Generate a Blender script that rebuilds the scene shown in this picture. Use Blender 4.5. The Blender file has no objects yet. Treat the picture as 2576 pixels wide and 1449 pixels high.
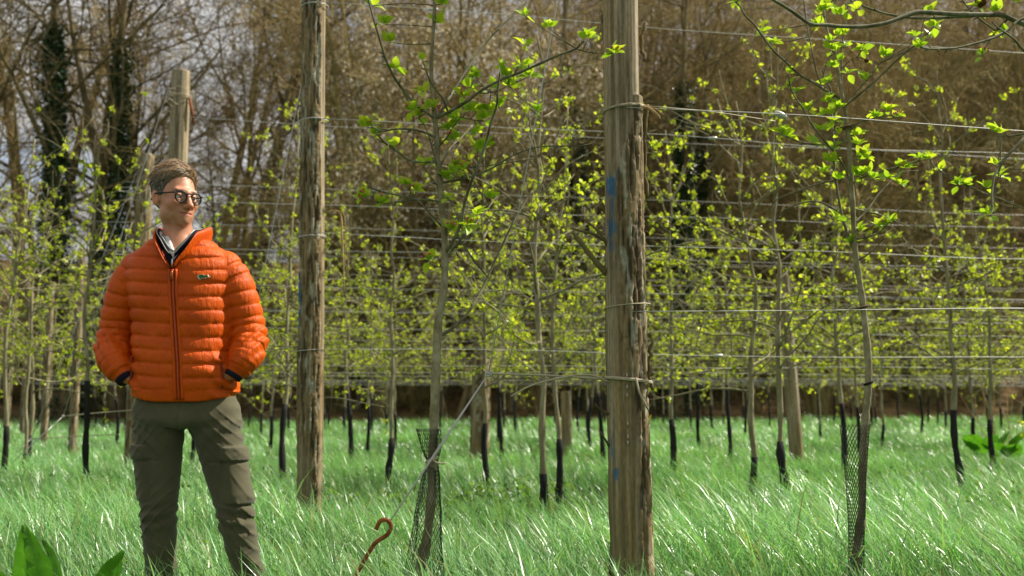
import bpy, math, random
import numpy as np
from mathutils import Vector, Matrix

R = math.radians
rng = np.random.default_rng(11)
random.seed(11)
scene = bpy.context.scene
C = scene.collection

# ------------------------------------------------------------------ camera
PITCH = R(6.97)
CAM_Z = 0.85
cam_data = bpy.data.cameras.new("camera")
cam = bpy.data.objects.new("camera", cam_data)
C.objects.link(cam)
cam.location = (0, 0, CAM_Z)
cam.rotation_euler = (R(90) + PITCH, 0, 0)
cam_data.sensor_width = 36.0
cam_data.lens = 35.0
cam_data.clip_start = 0.05
cam_data.clip_end = 2000
cam_data.dof.use_dof = True
cam_data.dof.focus_distance = 3.55
cam_data.dof.aperture_fstop = 3.2
scene.camera = cam

# ------------------------------------------------------------------ sky and sun
SUN_AZ, SUN_EL = 72.0, 46.0          # azimuth from the view direction towards the right
world = bpy.data.worlds.new("World")
scene.world = world
world.use_nodes = True
wn, wl = world.node_tree.nodes, world.node_tree.links
wn.clear()
w_out = wn.new("ShaderNodeOutputWorld")
w_mix = wn.new("ShaderNodeMixShader")
w_sky = wn.new("ShaderNodeBackground")
w_cld = wn.new("ShaderNodeBackground")
sky = wn.new("ShaderNodeTexSky")
sky.sky_type = 'NISHITA'
sky.sun_disc = False
sky.sun_elevation = R(SUN_EL)
sky.sun_rotation = R(SUN_AZ)
w_sky.inputs[1].default_value = 0.11
wl.new(sky.outputs[0], w_sky.inputs[0])
tc = wn.new("ShaderNodeTexCoord")
wmap = wn.new("ShaderNodeMapping")
wmap.inputs['Scale'].default_value = (1.0, 1.0, 2.6)
cn = wn.new("ShaderNodeTexNoise")
cn.inputs['Scale'].default_value = 2.6
cn.inputs['Detail'].default_value = 7
cn.inputs['Roughness'].default_value = 0.55
cr = wn.new("ShaderNodeValToRGB")
cr.color_ramp.elements[0].position = 0.22
cr.color_ramp.elements[1].position = 0.46
cc = wn.new("ShaderNodeValToRGB")
cc.color_ramp.elements[0].position = 0.45
cc.color_ramp.elements[0].color = (0.50, 0.505, 0.505, 1)
cc.color_ramp.elements[1].position = 0.72
cc.color_ramp.elements[1].color = (0.86, 0.86, 0.85, 1)
wl.new(tc.outputs['Generated'], wmap.inputs[0])
wl.new(wmap.outputs[0], cn.inputs['Vector'])
wl.new(cn.outputs['Fac'], cr.inputs[0])
wl.new(cn.outputs['Fac'], cc.inputs[0])
wl.new(cc.outputs[0], w_cld.inputs[0])
w_cld.inputs[1].default_value = 0.60
wl.new(cr.outputs[0], w_mix.inputs[0])
wl.new(w_sky.outputs[0], w_mix.inputs[1])
wl.new(w_cld.outputs[0], w_mix.inputs[2])
wl.new(w_mix.outputs[0], w_out.inputs[0])

sun_data = bpy.data.lights.new("sun", 'SUN')
sun_data.energy = 4.7
sun_data.angle = R(1.0)
sun_data.color = (1.0, 0.925, 0.79)
sun = bpy.data.objects.new("sun", sun_data)
C.objects.link(sun)
sdir = Vector((math.sin(R(SUN_AZ)) * math.cos(R(SUN_EL)), math.cos(R(SUN_AZ)) * math.cos(R(SUN_EL)), math.sin(R(SUN_EL))))
sun.rotation_euler = sdir.to_track_quat('Z', 'Y').to_euler()
sun.location = (30, 10, 40)

scene.view_settings.view_transform = 'Standard'
scene.view_settings.look = 'None'
scene.view_settings.exposure = 0.85
scene.view_settings.gamma = 1.0
scene.view_settings.use_curve_mapping = False
scene.render.engine = 'CYCLES'
scene.cycles.use_denoising = True
scene.cycles.max_bounces = 7
scene.cycles.diffuse_bounces = 3
scene.cycles.glossy_bounces = 2
scene.cycles.transmission_bounces = 5
scene.cycles.transparent_max_bounces = 6
scene.cycles.caustics_reflective = False
scene.cycles.caustics_refractive = False
scene.cycles.sample_clamp_indirect = 6

# ------------------------------------------------------------------ helpers
FPX = 2504.0                         # focal length for a 2576 px wide picture
def P(px, py, Y):
    """point at depth Y on the sight line of (px, py), for laying things out at their real distance"""
    u = (px - 1288.0) / FPX
    v = (724.5 - py) / FPX
    d = np.array([u, math.cos(PITCH) - v * math.sin(PITCH), math.sin(PITCH) + v * math.cos(PITCH)])
    d = d * (Y / d[1])
    return np.array([d[0], d[1], d[2] + CAM_Z])

def tag(o, label=None, cat=None, group=None, kind=None):
    if label: o["label"] = label
    if cat: o["category"] = cat
    if group: o["group"] = group
    if kind: o["kind"] = kind
    return o

def empty(name, loc=(0, 0, 0), rz=0.0):
    o = bpy.data.objects.new(name, None)
    o.location = loc
    o.rotation_euler = (0, 0, rz)
    o.empty_display_size = 0.1
    C.objects.link(o)
    return o

def link(name, mesh, parent=None, loc=None, rot=None, scale=None):
    o = bpy.data.objects.new(name, mesh)
    C.objects.link(o)
    if parent is not None: o.parent = parent
    if loc is not None: o.location = loc
    if rot is not None: o.rotation_euler = rot
    if scale is not None: o.scale = (scale, scale, scale) if np.isscalar(scale) else scale
    return o

def make_mesh(name, v, quads=None, tris=None, mat=None, smooth=True, color=None):
    v = np.asarray(v, dtype=np.float32).reshape(-1, 3)
    parts, starts, n = [], [], 0
    if quads is not None and len(quads):
        q = np.asarray(quads, dtype=np.int32).reshape(-1, 4)
        parts.append(q.ravel()); starts.append(np.arange(len(q)) * 4); n += q.size
    if tris is not None and len(tris):
        t = np.asarray(tris, dtype=np.int32).reshape(-1, 3)
        parts.append(t.ravel()); starts.append(n + np.arange(len(t)) * 3); n += t.size
    me = bpy.data.meshes.new(name)
    me.vertices.add(len(v)); me.vertices.foreach_set("co", v.ravel())
    loops = np.concatenate(parts).astype(np.int32); st = np.concatenate(starts).astype(np.int32)
    me.loops.add(len(loops)); me.loops.foreach_set("vertex_index", loops)
    me.polygons.add(len(st)); me.polygons.foreach_set("loop_start", st)
    if smooth:
        me.polygons.foreach_set("use_smooth", np.ones(len(st), dtype=bool))
    me.update(calc_edges=True)
    if color is not None:
        c = np.asarray(color, dtype=np.float32)
        if c.shape[1] == 3: c = np.concatenate([c, np.ones((len(c), 1), np.float32)], 1)
        a = me.color_attributes.new("Col", 'FLOAT_COLOR', 'POINT')
        a.data.foreach_set("color", c.ravel())
    if mat is not None: me.materials.append(mat)
    return me

class MB:
    """collects pieces of one mesh"""
    def __init__(s): s.v, s.q, s.t, s.c, s.n = [], [], [], [], 0
    def add(s, v, q=None, t=None, col=None):
        v = np.asarray(v, dtype=np.float32).reshape(-1, 3)
        if q is not None and len(q): s.q.append(np.asarray(q, np.int32).reshape(-1, 4) + s.n)
        if t is not None and len(t): s.t.append(np.asarray(t, np.int32).reshape(-1, 3) + s.n)
        if col is not None:
            col = np.asarray(col, np.float32)
            s.c.append(np.broadcast_to(col, (len(v), 3)) if col.ndim == 1 else col)
        s.v.append(v); s.n += len(v)
        return s
    def tube(s, pts, rad, n=6, col=None, cap=True):
        v, q, t = tube(pts, rad, n, cap); return s.add(v, q, t, col)
    def mesh(s, name, mat, smooth=True):
        return make_mesh(name, np.concatenate(s.v), np.concatenate(s.q) if s.q else None, np.concatenate(s.t) if s.t else None,
                         mat, smooth, np.concatenate(s.c) if s.c else None)
    def build(s, name, mat, parent=None, smooth=True):
        return link(name, s.mesh(name, mat, smooth), parent)

def tube(pts, rad, n=6, cap=True):
    p = np.asarray(pts, dtype=np.float64)
    m = len(p)
    r = np.broadcast_to(np.asarray(rad, dtype=np.float64), (m,))
    t = np.gradient(p, axis=0)
    t /= np.linalg.norm(t, axis=1)[:, None] + 1e-12
    ref = np.eye(3)[np.argmin(np.abs(t).mean(0))]
    u = np.cross(t, ref); u /= np.linalg.norm(u, axis=1)[:, None] + 1e-12
    w = np.cross(t, u)
    a = np.arange(n) * 2 * math.pi / n
    ring = np.cos(a)[None, :, None] * u[:, None, :] + np.sin(a)[None, :, None] * w[:, None, :]
    v = (p[:, None, :] + ring * r[:, None, None]).reshape(-1, 3)
    i = np.arange(m - 1)[:, None] * n; j = np.arange(n)[None, :]; k = (j + 1) % n
    q = np.stack([i + j, i + n + j, i + n + k, i + k], -1).reshape(-1, 4)
    tr = None
    if cap:
        v = np.concatenate([v, p[:1], p[-1:]])
        a0, a1 = m * n, m * n + 1
        jj = np.arange(n); kk = (jj + 1) % n; b = (m - 1) * n
        tr = np.concatenate([np.stack([np.full(n, a0), jj, kk], -1), np.stack([np.full(n, a1), b + kk, b + jj], -1)])
    return v, q, tr

def smooth_path(pts, k=4):
    """Catmull-Rom through the points"""
    p = np.asarray(pts, dtype=np.float64)
    if len(p) < 3: 
        t = np.linspace(0, 1, k + 1)[:, None]; return p[0] * (1 - t) + p[1] * t
    e = np.concatenate([[2 * p[0] - p[1]], p, [2 * p[-1] - p[-2]]])
    out = []
    t = np.linspace(0, 1, k, endpoint=False)[:, None]
    for i in range(1, len(e) - 2):
        a, b, c, d = e[i - 1], e[i], e[i + 1], e[i + 2]
        out.append(0.5 * ((2 * b) + (c - a) * t + (2 * a - 5 * b + 4 * c - d) * t ** 2 + (3 * b - a - 3 * c + d) * t ** 3))
    out.append(p[-1:])
    return np.concatenate(out)

def vnoise(x, y, z, seed=0):
    """value noise in 0..1"""
    x, y, z = np.broadcast_arrays(np.asarray(x, np.float64), np.asarray(y, np.float64), np.asarray(z, np.float64))
    xi, yi, zi = np.floor(x).astype(np.int64), np.floor(y).astype(np.int64), np.floor(z).astype(np.int64)
    fx, fy, fz = x - xi, y - yi, z - zi
    fx, fy, fz = fx * fx * (3 - 2 * fx), fy * fy * (3 - 2 * fy), fz * fz * (3 - 2 * fz)
    def h(a, b, c):
        n = (a * 374761393 + b * 668265263 + c * 2147483647 + seed * 974634777) & 0xFFFFFFFF
        n = ((n ^ (n >> 13)) * 1274126177) & 0xFFFFFFFF
        n = ((n ^ (n >> 16)) * 2246822519) & 0xFFFFFFFF
        return ((n ^ (n >> 15)) & 0xFFFF) / 65535.0
    def l(a, b, t): return a + (b - a) * t
    return l(l(l(h(xi, yi, zi), h(xi + 1, yi, zi), fx), l(h(xi, yi + 1, zi), h(xi + 1, yi + 1, zi), fx), fy),
             l(l(h(xi, yi, zi + 1), h(xi + 1, yi, zi + 1), fx), l(h(xi, yi + 1, zi + 1), h(xi + 1, yi + 1, zi + 1), fx), fy), fz)

def fbm(x, y, z, oct=3, seed=0):
    a, s, f = 0.0, 0.5, 1.0
    for o in range(oct):
        a = a + s * vnoise(x * f, y * f, z * f, seed + o); s *= 0.5; f *= 2.03
    return a / (1 - 0.5 ** oct)

def sstep(a, b, x):
    t = np.clip((x - a) / (b - a), 0, 1); return t * t * (3 - 2 * t)

ORD = ["zeroth", "first", "second", "third", "fourth", "fifth", "sixth", "seventh", "eighth", "ninth", "tenth", "eleventh", "twelfth",
       "thirteenth", "fourteenth", "fifteenth", "sixteenth", "seventeenth", "eighteenth", "nineteenth", "twentieth", "twenty-first",
       "twenty-second", "twenty-third", "twenty-fourth", "twenty-fifth", "twenty-sixth", "twenty-seventh", "twenty-eighth", "twenty-ninth",
       "thirtieth"]
for tens, tenth in (("thirty", None), ("forty", "fortieth"), ("fifty", "fiftieth"), ("sixty", "sixtieth"), ("seventy", "seventieth"), ("eighty", "eightieth"), ("ninety", "ninetieth")):
    if tenth: ORD.append(tenth)
    ORD += [f"{tens}-{k}" for k in ("first", "second", "third", "fourth", "fifth", "sixth", "seventh", "eighth", "ninth")]

# ------------------------------------------------------------------ materials
class Mat:
    def __init__(s, name, col=(0.5, 0.5, 0.5), rough=0.7, spec=0.4, metal=0.0):
        s.m = bpy.data.materials.new(name); s.m.use_nodes = True
        s.n, s.l = s.m.node_tree.nodes, s.m.node_tree.links
        s.b = s.n["Principled BSDF"]; s.out = s.n["Material Output"]
        s.b.inputs['Base Color'].default_value = (*col, 1)
        s.b.inputs['Roughness'].default_value = rough
        s.b.inputs['Specular IOR Level'].default_value = spec
        s.b.inputs['Metallic'].default_value = metal
        s.colsock = None
    def coord(s, kind='Object', scale=(1, 1, 1)):
        t = s.n.new("ShaderNodeTexCoord"); m = s.n.new("ShaderNodeMapping")
        m.inputs['Scale'].default_value = scale
        s.l.new(t.outputs[kind], m.inputs[0]); return m.outputs[0]
    def noise(s, scale, detail=4, rough=0.6, vec=None, stretch=None):
        t = s.n.new("ShaderNodeTexNoise"); t.inputs['Scale'].default_value = scale
        t.inputs['Detail'].default_value = detail; t.inputs['Roughness'].default_value = rough
        s.l.new(vec if vec is not None else s.coord(scale=stretch or (1, 1, 1)), t.inputs['Vector'])
        return t.outputs['Fac']
    def ramp(s, fac, stops):
        r = s.n.new("ShaderNodeValToRGB"); e = r.color_ramp.elements
        while len(e) < len(stops): e.new(0.5)
        for i, (p, c) in enumerate(stops):
            e[i].position = p; e[i].color = (*c, 1) if len(c) == 3 else c
        s.l.new(fac, r.inputs[0]); return r.outputs[0]
    def attr(s, name="Col"):
        a = s.n.new("ShaderNodeAttribute"); a.attribute_name = name; return a.outputs['Color']
    def mixc(s, a, b, fac=0.5, mode='MIX'):
        m = s.n.new("ShaderNodeMix"); m.data_type = 'RGBA'; m.blend_type = mode
        for sock, v in ((m.inputs[0], fac), (m.inputs[6], a), (m.inputs[7], b)):
            if hasattr(v, 'is_output'): s.l.new(v, sock)
            else: sock.default_value = v if np.isscalar(v) else (*v, 1)
        return m.outputs[2]
    def rnd(s):
        return s.n.new("ShaderNodeObjectInfo").outputs['Random']
    def color(s, sock):
        s.l.new(sock, s.b.inputs['Base Color']); s.colsock = sock; return s
    def bump(s, fac, strength=0.4, dist=0.01):
        b = s.n.new("ShaderNodeBump"); b.inputs['Strength'].default_value = strength; b.inputs['Distance'].default_value = dist
        s.l.new(fac, b.inputs['Height']); s.l.new(b.outputs[0], s.b.inputs['Normal']); return s
    def translucent(s, amount, tint=(1, 1, 1)):
        t = s.n.new("ShaderNodeBsdfTranslucent"); mx = s.n.new("ShaderNodeMixShader"); mx.inputs[0].default_value = amount
        if s.colsock is not None:
            s.l.new(s.mixc(s.colsock, tint, 1.0, 'MULTIPLY'), t.inputs[0])
        else:
            t.inputs[0].default_value = tuple(s.b.inputs['Base Color'].default_value)
        s.l.new(s.b.outputs[0], mx.inputs[1]); s.l.new(t.outputs[0], mx.inputs[2]); s.l.new(mx.outputs[0], s.out.inputs[0]); return s

M = {}
def leaf_mat(name, c0, c1, c2, tr=0.52, rough=0.42):
    m = Mat(name, rough=rough, spec=0.5)
    f = m.noise(14.0, 2)
    a = m.ramp(m.rnd(), [(0.0, c0), (0.5, c1), (1.0, c2)])
    b = m.mixc(a, m.ramp(f, [(0.3, (0.75, 0.8, 0.7)), (0.7, (1.15, 1.1, 1.0))]), 1.0, 'MULTIPLY')
    m.color(b).translucent(tr, (1.2, 1.15, 0.6)); return m.m
def leafc_mat(name, tr=0.45, rough=0.42, tint=(1.2, 1.15, 0.6), spec=0.5):
    m = Mat(name, rough=rough, spec=spec); m.color(m.attr()).translucent(tr, tint); return m.m

M['apple_leaf'] = leaf_mat('apple_leaf', (0.26, 0.45, 0.04), (0.38, 0.56, 0.045), (0.52, 0.64, 0.06))
M['leaf_col'] = leafc_mat('young_leaves', 0.6)
M['grass'] = leafc_mat('grass_blades', 0.44, 0.33, (1.1, 1.15, 0.75), 0.7)
M['ivy'] = leafc_mat('ivy_leaves', 0.2, 0.35, (1, 1, 0.8))
M['dry_leaf'] = leafc_mat('dry_leaves', 0.35, 0.7, (1.1, 1, 0.8))

def bark_mat(name, a, b, c, scale=18, bump=0.5, dist=0.004, stretch=(1, 1, 0.35)):
    m = Mat(name, rough=0.85, spec=0.2)
    f = m.noise(scale, 6, 0.65, stretch=stretch)
    m.color(m.ramp(f, [(0.28, a), (0.5, b), (0.75, c)])); m.bump(f, bump, dist); return m.m
M['apple_bark'] = bark_mat('apple_bark', (0.055, 0.05, 0.025), (0.13, 0.125, 0.07), (0.27, 0.27, 0.19), 26, 0.5, 0.003)
M['apple_trunk'] = bark_mat('apple_trunk_bark', (0.11, 0.09, 0.05), (0.23, 0.20, 0.115), (0.40, 0.365, 0.25), 30, 0.5, 0.003, (1, 1, 0.6))
M['young_bark'] = bark_mat('young_bark', (0.11, 0.095, 0.05), (0.22, 0.195, 0.115), (0.40, 0.365, 0.25), 12, 0.3, 0.003)
M['twig'] = bark_mat('brown_twig', (0.06, 0.035, 0.02), (0.12, 0.075, 0.04), (0.19, 0.13, 0.075), 30, 0.3, 0.002)
M['wood_bark'] = bark_mat('woodland_bark', (0.07, 0.052, 0.024), (0.165, 0.125, 0.058), (0.29, 0.23, 0.115), 4, 0.5, 0.03)
M['mossy_bark'] = bark_mat('mossy_woodland_bark', (0.09, 0.076, 0.028), (0.21, 0.18, 0.068), (0.34, 0.29, 0.12), 4, 0.5, 0.03)
M['grey_bark'] = bark_mat('grey_woodland_bark', (0.12, 0.10, 0.065), (0.23, 0.20, 0.13), (0.36, 0.32, 0.23), 4, 0.4, 0.02)
M['red_twig'] = bark_mat('reddish_twigs', (0.20, 0.15, 0.060), (0.35, 0.265, 0.105), (0.50, 0.395, 0.185), 3, 0.3, 0.01)
M['black_sleeve'] = bark_mat('black_sleeve', (0.008, 0.008, 0.009), (0.016, 0.015, 0.015), (0.035, 0.032, 0.03), 20, 0.3, 0.003)
# ------------------------------------------------------------------ ground
SLOPE = 0.18
ROW_DIR = np.array([1.0, SLOPE]) / math.hypot(1, SLOPE)
def edge_y(x): return 31.0 + SLOPE * (np.asarray(x) + 15.0)
def ground_z(x, y):
    x = np.asarray(x, np.float64); y = np.asarray(y, np.float64)
    z = 0.05 * (fbm(x * 0.35, y * 0.35, 0.0, 2, 3) - 0.5)
    z = z + 0.016 * np.clip(y - 7.0, 0, 60)
    e = y - edge_y(x) - 1.5
    slope = 0.20 + 0.42 * sstep(-18, 30, x)
    up = np.clip(e, 0, 60) * slope + np.clip(e, 0, None) * 0.02
    up = up + sstep(0, 8, e) * (fbm(x * 0.12, y * 0.12, 3.0, 3, 9) - 0.5) * 1.6
    return z + np.where(e > 0, up, 0)

gx = np.concatenate([np.linspace(-320, -60, 14, endpoint=False), np.linspace(-60, 80, 150, endpoint=False), np.linspace(80, 360, 15)])
gy = np.concatenate([np.linspace(-60, 0, 10, endpoint=False), np.linspace(0, 60, 110, endpoint=False), np.linspace(60, 150, 40, endpoint=False), np.linspace(150, 600, 14)])
GX, GY = np.meshgrid(gx, gy, indexing='ij')
GZ = ground_z(GX, GY)
ni, nj = GX.shape
ii, jj = np.meshgrid(np.arange(ni - 1), np.arange(nj - 1), indexing='ij')
gq = np.stack([ii * nj + jj, (ii + 1) * nj + jj, (ii + 1) * nj + jj + 1, ii * nj + jj + 1], -1).reshape(-1, 4)
wood = sstep(-0.6, 1.2, (GY - edge_y(GX) + 1.5 * (fbm(GX * 0.5, GY * 0.5, 1.0, 2, 5) - 0.5))).ravel()
gm = Mat('meadow_and_leaf_litter', rough=0.95, spec=0.15)
f1 = gm.noise(2.2, 6, 0.65); f2 = gm.noise(0.5, 3)
field = gm.ramp(f1, [(0.3, (0.018, 0.035, 0.010)), (0.55, (0.035, 0.075, 0.018)), (0.75, (0.055, 0.10, 0.03))])
litter = gm.ramp(f1, [(0.3, (0.06, 0.035, 0.015)), (0.5, (0.17, 0.112, 0.048)), (0.72, (0.28, 0.19, 0.085))])
moss = gm.mixc(litter, (0.05, 0.07, 0.02), gm.ramp(f2, [(0.5, (0, 0, 0)), (0.7, (0.7, 0.7, 0.7))]))
gm.color(gm.mixc(field, moss, gm.attr())).bump(f1, 0.5, 0.05)
gmesh = make_mesh('ground', np.stack([GX.ravel(), GY.ravel(), GZ.ravel()], -1), gq, None, gm.m, True, np.repeat(wood[:, None], 3, 1))
tag(link('ground', gmesh), 'grassy orchard ground rising into a leaf covered wooded slope', None, None, 'structure')

# ------------------------------------------------------------------ grass
def grass_blades(n, ymin, ymax, seg, lmin, lmax, width, half=0.60, margin=1.0, seed=1, power=1.0):
    g = np.random.default_rng(seed)
    u = g.random(n)
    y = np.sqrt(ymin ** 2 + u * (ymax ** 2 - ymin ** 2)) if power == 1 else ymin * (ymax / ymin) ** u
    x = (g.random(n) * 2 - 1) * (half * y + margin)
    # tussocks: pull blades together and vary the height
    cell = 0.16
    cx, cy = np.floor(x / cell), np.floor(y / cell)
    hx = vnoise(cx + 0.5, cy + 0.5, 0.5, 21); hy = vnoise(cx + 0.5, cy + 0.5, 0.5, 22)
    pull = 0.45
    x = x * (1 - pull) + pull * (cx + hx) * cell; y = y * (1 - pull) + pull * (cy + hy) * cell
    patch = fbm(x * 0.9, y * 0.9, 0.0, 3, 31)
    lush = 0.50 + 1.0 * np.clip((patch - 0.25) * 1.7, 0, 1)
    keep = (y < edge_y(x) + 0.3 * g.standard_normal(n)) & (fbm(x * 1.3, y * 1.3, 4.0, 2, 8) > 0.22)
    x, y, lush, patch = x[keep], y[keep], lush[keep], patch[keep]; n = len(x)
    L = (lmin + (lmax - lmin) * g.random(n) ** 1.5) * lush
    w = width * (0.55 + 0.9 * g.random(n))
    wind = fbm(x * 0.6, y * 0.6, 7.0, 2, 12) * 2.4 - 1.2
    az = np.where(g.random(n) < 0.68, math.pi * 0.98 + wind + 0.7 * g.standard_normal(n), g.random(n) * 2 * math.pi)
    tilt0 = np.abs(0.12 + 0.16 * g.standard_normal(n))
    bend = 0.35 + 1.25 * g.random(n) ** 1.3 + 0.6 * (L > lmax * 0.85)
    s = np.linspace(0, 1, seg + 1)
    ang = tilt0[:, None] + bend[:, None] * s[None, :] ** 1.6
    ds = L[:, None] / seg
    hz = np.concatenate([np.zeros((n, 1)), np.cumsum(np.cos(0.5 * (ang[:, 1:] + ang[:, :-1])) * ds, 1)], 1)
    hr = np.concatenate([np.zeros((n, 1)), np.cumsum(np.sin(0.5 * (ang[:, 1:] + ang[:, :-1])) * ds, 1)], 1)
    dx, dy = np.cos(az), np.sin(az)
    z0 = ground_z(x, y) - 0.01
    px = x[:, None] + hr * dx[:, None]; py = y[:, None] + hr * dy[:, None]; pz = z0[:, None] + hz
    tw = 0.5 * g.standard_normal(n)
    wa = az + math.pi / 2 + tw
    prof = np.array([0.75] + [1.0] * (seg - 1) + [0.08]); prof[-2] = 0.72
    wx = np.cos(wa)[:, None] * w[:, None] * prof * 0.5; wy = np.sin(wa)[:, None] * w[:, None] * prof * 0.5
    va = np.stack([px - wx, py - wy, pz], -1); vb = np.stack([px + wx, py + wy, pz], -1)
    v = np.stack([va, vb], 2).reshape(n, (seg + 1) * 2, 3)
    b = (np.arange(n) * (seg + 1) * 2)[:, None] + (np.arange(seg) * 2)[None, :]
    q = np.stack([b, b + 1, b + 3, b + 2], -1).reshape(-1, 4)
    hue = g.random(n); yel = g.random(n) < 0.02
    base = np.stack([0.130 + 0.09 * hue, 0.300 + 0.10 * g.random(n), 0.088 + 0.055 * g.random(n)], -1) * (0.75 + 0.5 * g.random(n))[:, None]
    base = base * np.clip(0.30 + 1.40 * patch, 0.5, 1.3)[:, None]
    base[yel] = np.array([0.30, 0.24, 0.08])
    col = np.repeat(base[:, None, :], (seg + 1) * 2, 1)
    return v.reshape(-1, 3), q, col.reshape(-1, 3)

gb = MB()
for args in [dict(n=76000, ymin=1.7, ymax=5.6, seg=5, lmin=0.20, lmax=0.53, width=0.0046, seed=1),
             dict(n=95000, ymin=5.2, ymax=11.0, seg=4, lmin=0.17, lmax=0.46, width=0.0058, seed=2),
             dict(n=95000, ymin=10.0, ymax=22.0, seg=3, lmin=0.16, lmax=0.36, width=0.0095, seed=3),
             dict(n=90000, ymin=20.0, ymax=48.0, seg=2, lmin=0.18, lmax=0.36, width=0.021, seed=4)]:
    v_, q_, c_ = grass_blades(**args)
    gb.add(v_, q_, None, c_)
tag(gb.build('grass', M['grass'], None, True), 'long green windswept meadow grass between the orchard rows', 'grass', None, 'stuff')

# low weeds and clover between the blades
gw_ = np.random.default_rng(77); n_ = 2600
wy = 2.2 + 7.5 * gw_.random(n_); wx = (gw_.random(n_) * 2 - 1) * (0.6 * wy + 0.6); kk = fbm(wx * 0.8, wy * 0.8, 2.0, 2, 55) > 0.52; wx, wy = wx[kk], wy[kk]
wmb = MB(); cz = ground_z(wx, wy)
cen = np.repeat(np.stack([wx, wy, cz + 0.10 + 0.14 * gw_.random(len(wx))], -1), 7, 0) + gw_.standard_normal((len(wx) * 7, 3)) * np.array([0.035, 0.035, 0.025])
# ------------------------------------------------------------------ the wood behind the field
def rot_about(d, ax, ang):
    ax = ax / (np.linalg.norm(ax) + 1e-9)
    return d * math.cos(ang) + np.cross(ax, d) * math.sin(ang) + ax * np.dot(ax, d) * (1 - math.cos(ang))
def unit(a): return a / (np.linalg.norm(a) + 1e-9)

def limb_path(g, p, d, L, segs, jitter, lift):
    pts = [np.array(p, float)]; d = unit(np.array(d, float))
    for i in range(segs):
        d = unit(d + g.standard_normal(3) * jitter + np.array([0, 0, lift]))
        pts.append(pts[-1] + d * L / segs)
    return np.array(pts)

def at_path(pts, t):
    f = t * (len(pts) - 1); i = min(int(f), len(pts) - 2); w = f - i
    return pts[i] * (1 - w) + pts[i + 1] * w, unit(pts[i + 1] - pts[i])

def side_dir(g, d, ang):
    ax = np.cross(d, g.standard_normal(3)); return rot_about(d, ax, ang)

def bare_tree(seed, H, r0, stems=1, limbs=12, subs=7, twigs=8, first=0.3, droop=0.02, twig_len=1.0, ivy=0, ivy_top=0.7, leaves=None):
    """returns trunk mesh data, branch mesh data and foliage mesh data"""
    g = np.random.default_rng(seed)
    tr, br, fo = MB(), MB(), MB()
    for s in range(stems):
        a = g.random() * 6.28
        lean = 0.05 if stems == 1 else 0.22
        base = np.array([math.cos(a), math.sin(a), 0]) * (0 if stems == 1 else r0 * 1.4) + np.array([0, 0, -0.3])
        h = H * (1 if s == 0 else 0.75 + 0.25 * g.random()); rr = r0 * (1 if s == 0 else 0.6 + 0.3 * g.random())
        pts = limb_path(g, base, (math.cos(a) * lean, math.sin(a) * lean, 1), h, 12, 0.06, 0.06)
        k = np.linspace(0, 1, 13); rad = rr * (1 - 0.93 * k ** 0.85); rad[0] *= 1.5; rad[1] *= 1.1
        tr.tube(smooth_path(pts, 2), np.interp(np.linspace(0, 1, 25), k, rad), 9)
        nl = max(4, int(limbs / (1 + 0.35 * (stems - 1))))
        for i in range(nl):
            t = first + (0.97 - first) * (i + g.random()) / nl
            p, d = at_path(pts, t)
            L = H * (0.36 - 0.24 * (t - first) / (1 - first)) * (0.65 + 0.7 * g.random())
            dd = side_dir(g, d, R(38 + 34 * g.random()))
            lr = max(0.012, rr * (1 - 0.9 * t) * (0.30 + 0.25 * g.random()))
            lp = limb_path(g, p, dd, L, 6, 0.14, 0.06)
            br.tube(lp, lr * (1 - 0.82 * np.linspace(0, 1, 7)), 5)
            for j in range(subs):
                t2 = 0.2 + 0.8 * (j + g.random()) / subs
                p2, d2 = at_path(lp, min(t2, 1))
                L2 = L * (0.5 - 0.25 * t2) * (0.6 + 0.8 * g.random())
                sp = limb_path(g, p2, side_dir(g, d2, R(30 + 35 * g.random())), L2, 4, 0.18, 0.03 - droop)
                r2 = max(0.016 * min(1.0, 0.4 + H / 16), lr * (1 - 0.75 * t2) * 0.5)
                br.tube(sp, r2 * (1 - 0.75 * np.linspace(0, 1, 5)), 4, cap=False)
                for q in range(twigs):
                    t3 = 0.15 + 0.85 * (q + g.random()) / twigs
                    p3, d3 = at_path(sp, min(t3, 1))
                    tp = limb_path(g, p3, side_dir(g, d3, R(25 + 40 * g.random())), twig_len * (0.35 + 0.75 * g.random()), 3, 0.2, -droop)
                    br.tube(tp, np.array([0.013, 0.011, 0.009, 0.006]) * min(1.0, 0.45 + H / 20), 3, cap=False)
                    if leaves is not None and g.random() < leaves[0]:
                        m = leaves[1]
                        c = tp[g.integers(1, 4, m)] + g.standard_normal((m, 3)) * leaves[3]
                        leaf_quads(fo, g, c, leaves[2], leaves[4], leaves[5])
        if ivy:
            m = int(ivy / stems)
            t = g.random(m) ** 0.8 * ivy_top * 12
            i = np.clip(t.astype(int), 0, 11); w = (t - i)[:, None]
            c = pts[i] * (1 - w) + pts[i + 1] * w
            a2 = g.random(m) * 6.28
            rr2 = np.interp(t / 12, k, rad) * 1.15 + 0.16 * g.random(m) + 0.35 * g.random(m) ** 3 * (fbm(c[:, 2] * 0.6, a2, 0.0, 2, 5) > 0.45)
            c = c + np.stack([np.cos(a2) * rr2, np.sin(a2) * rr2, 0.2 * g.standard_normal(m)], -1)
            leaf_quads(fo, g, c, 0.12, (0.012, 0.034, 0.008), (0.032, 0.075, 0.015))
    return tr, br, fo

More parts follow.
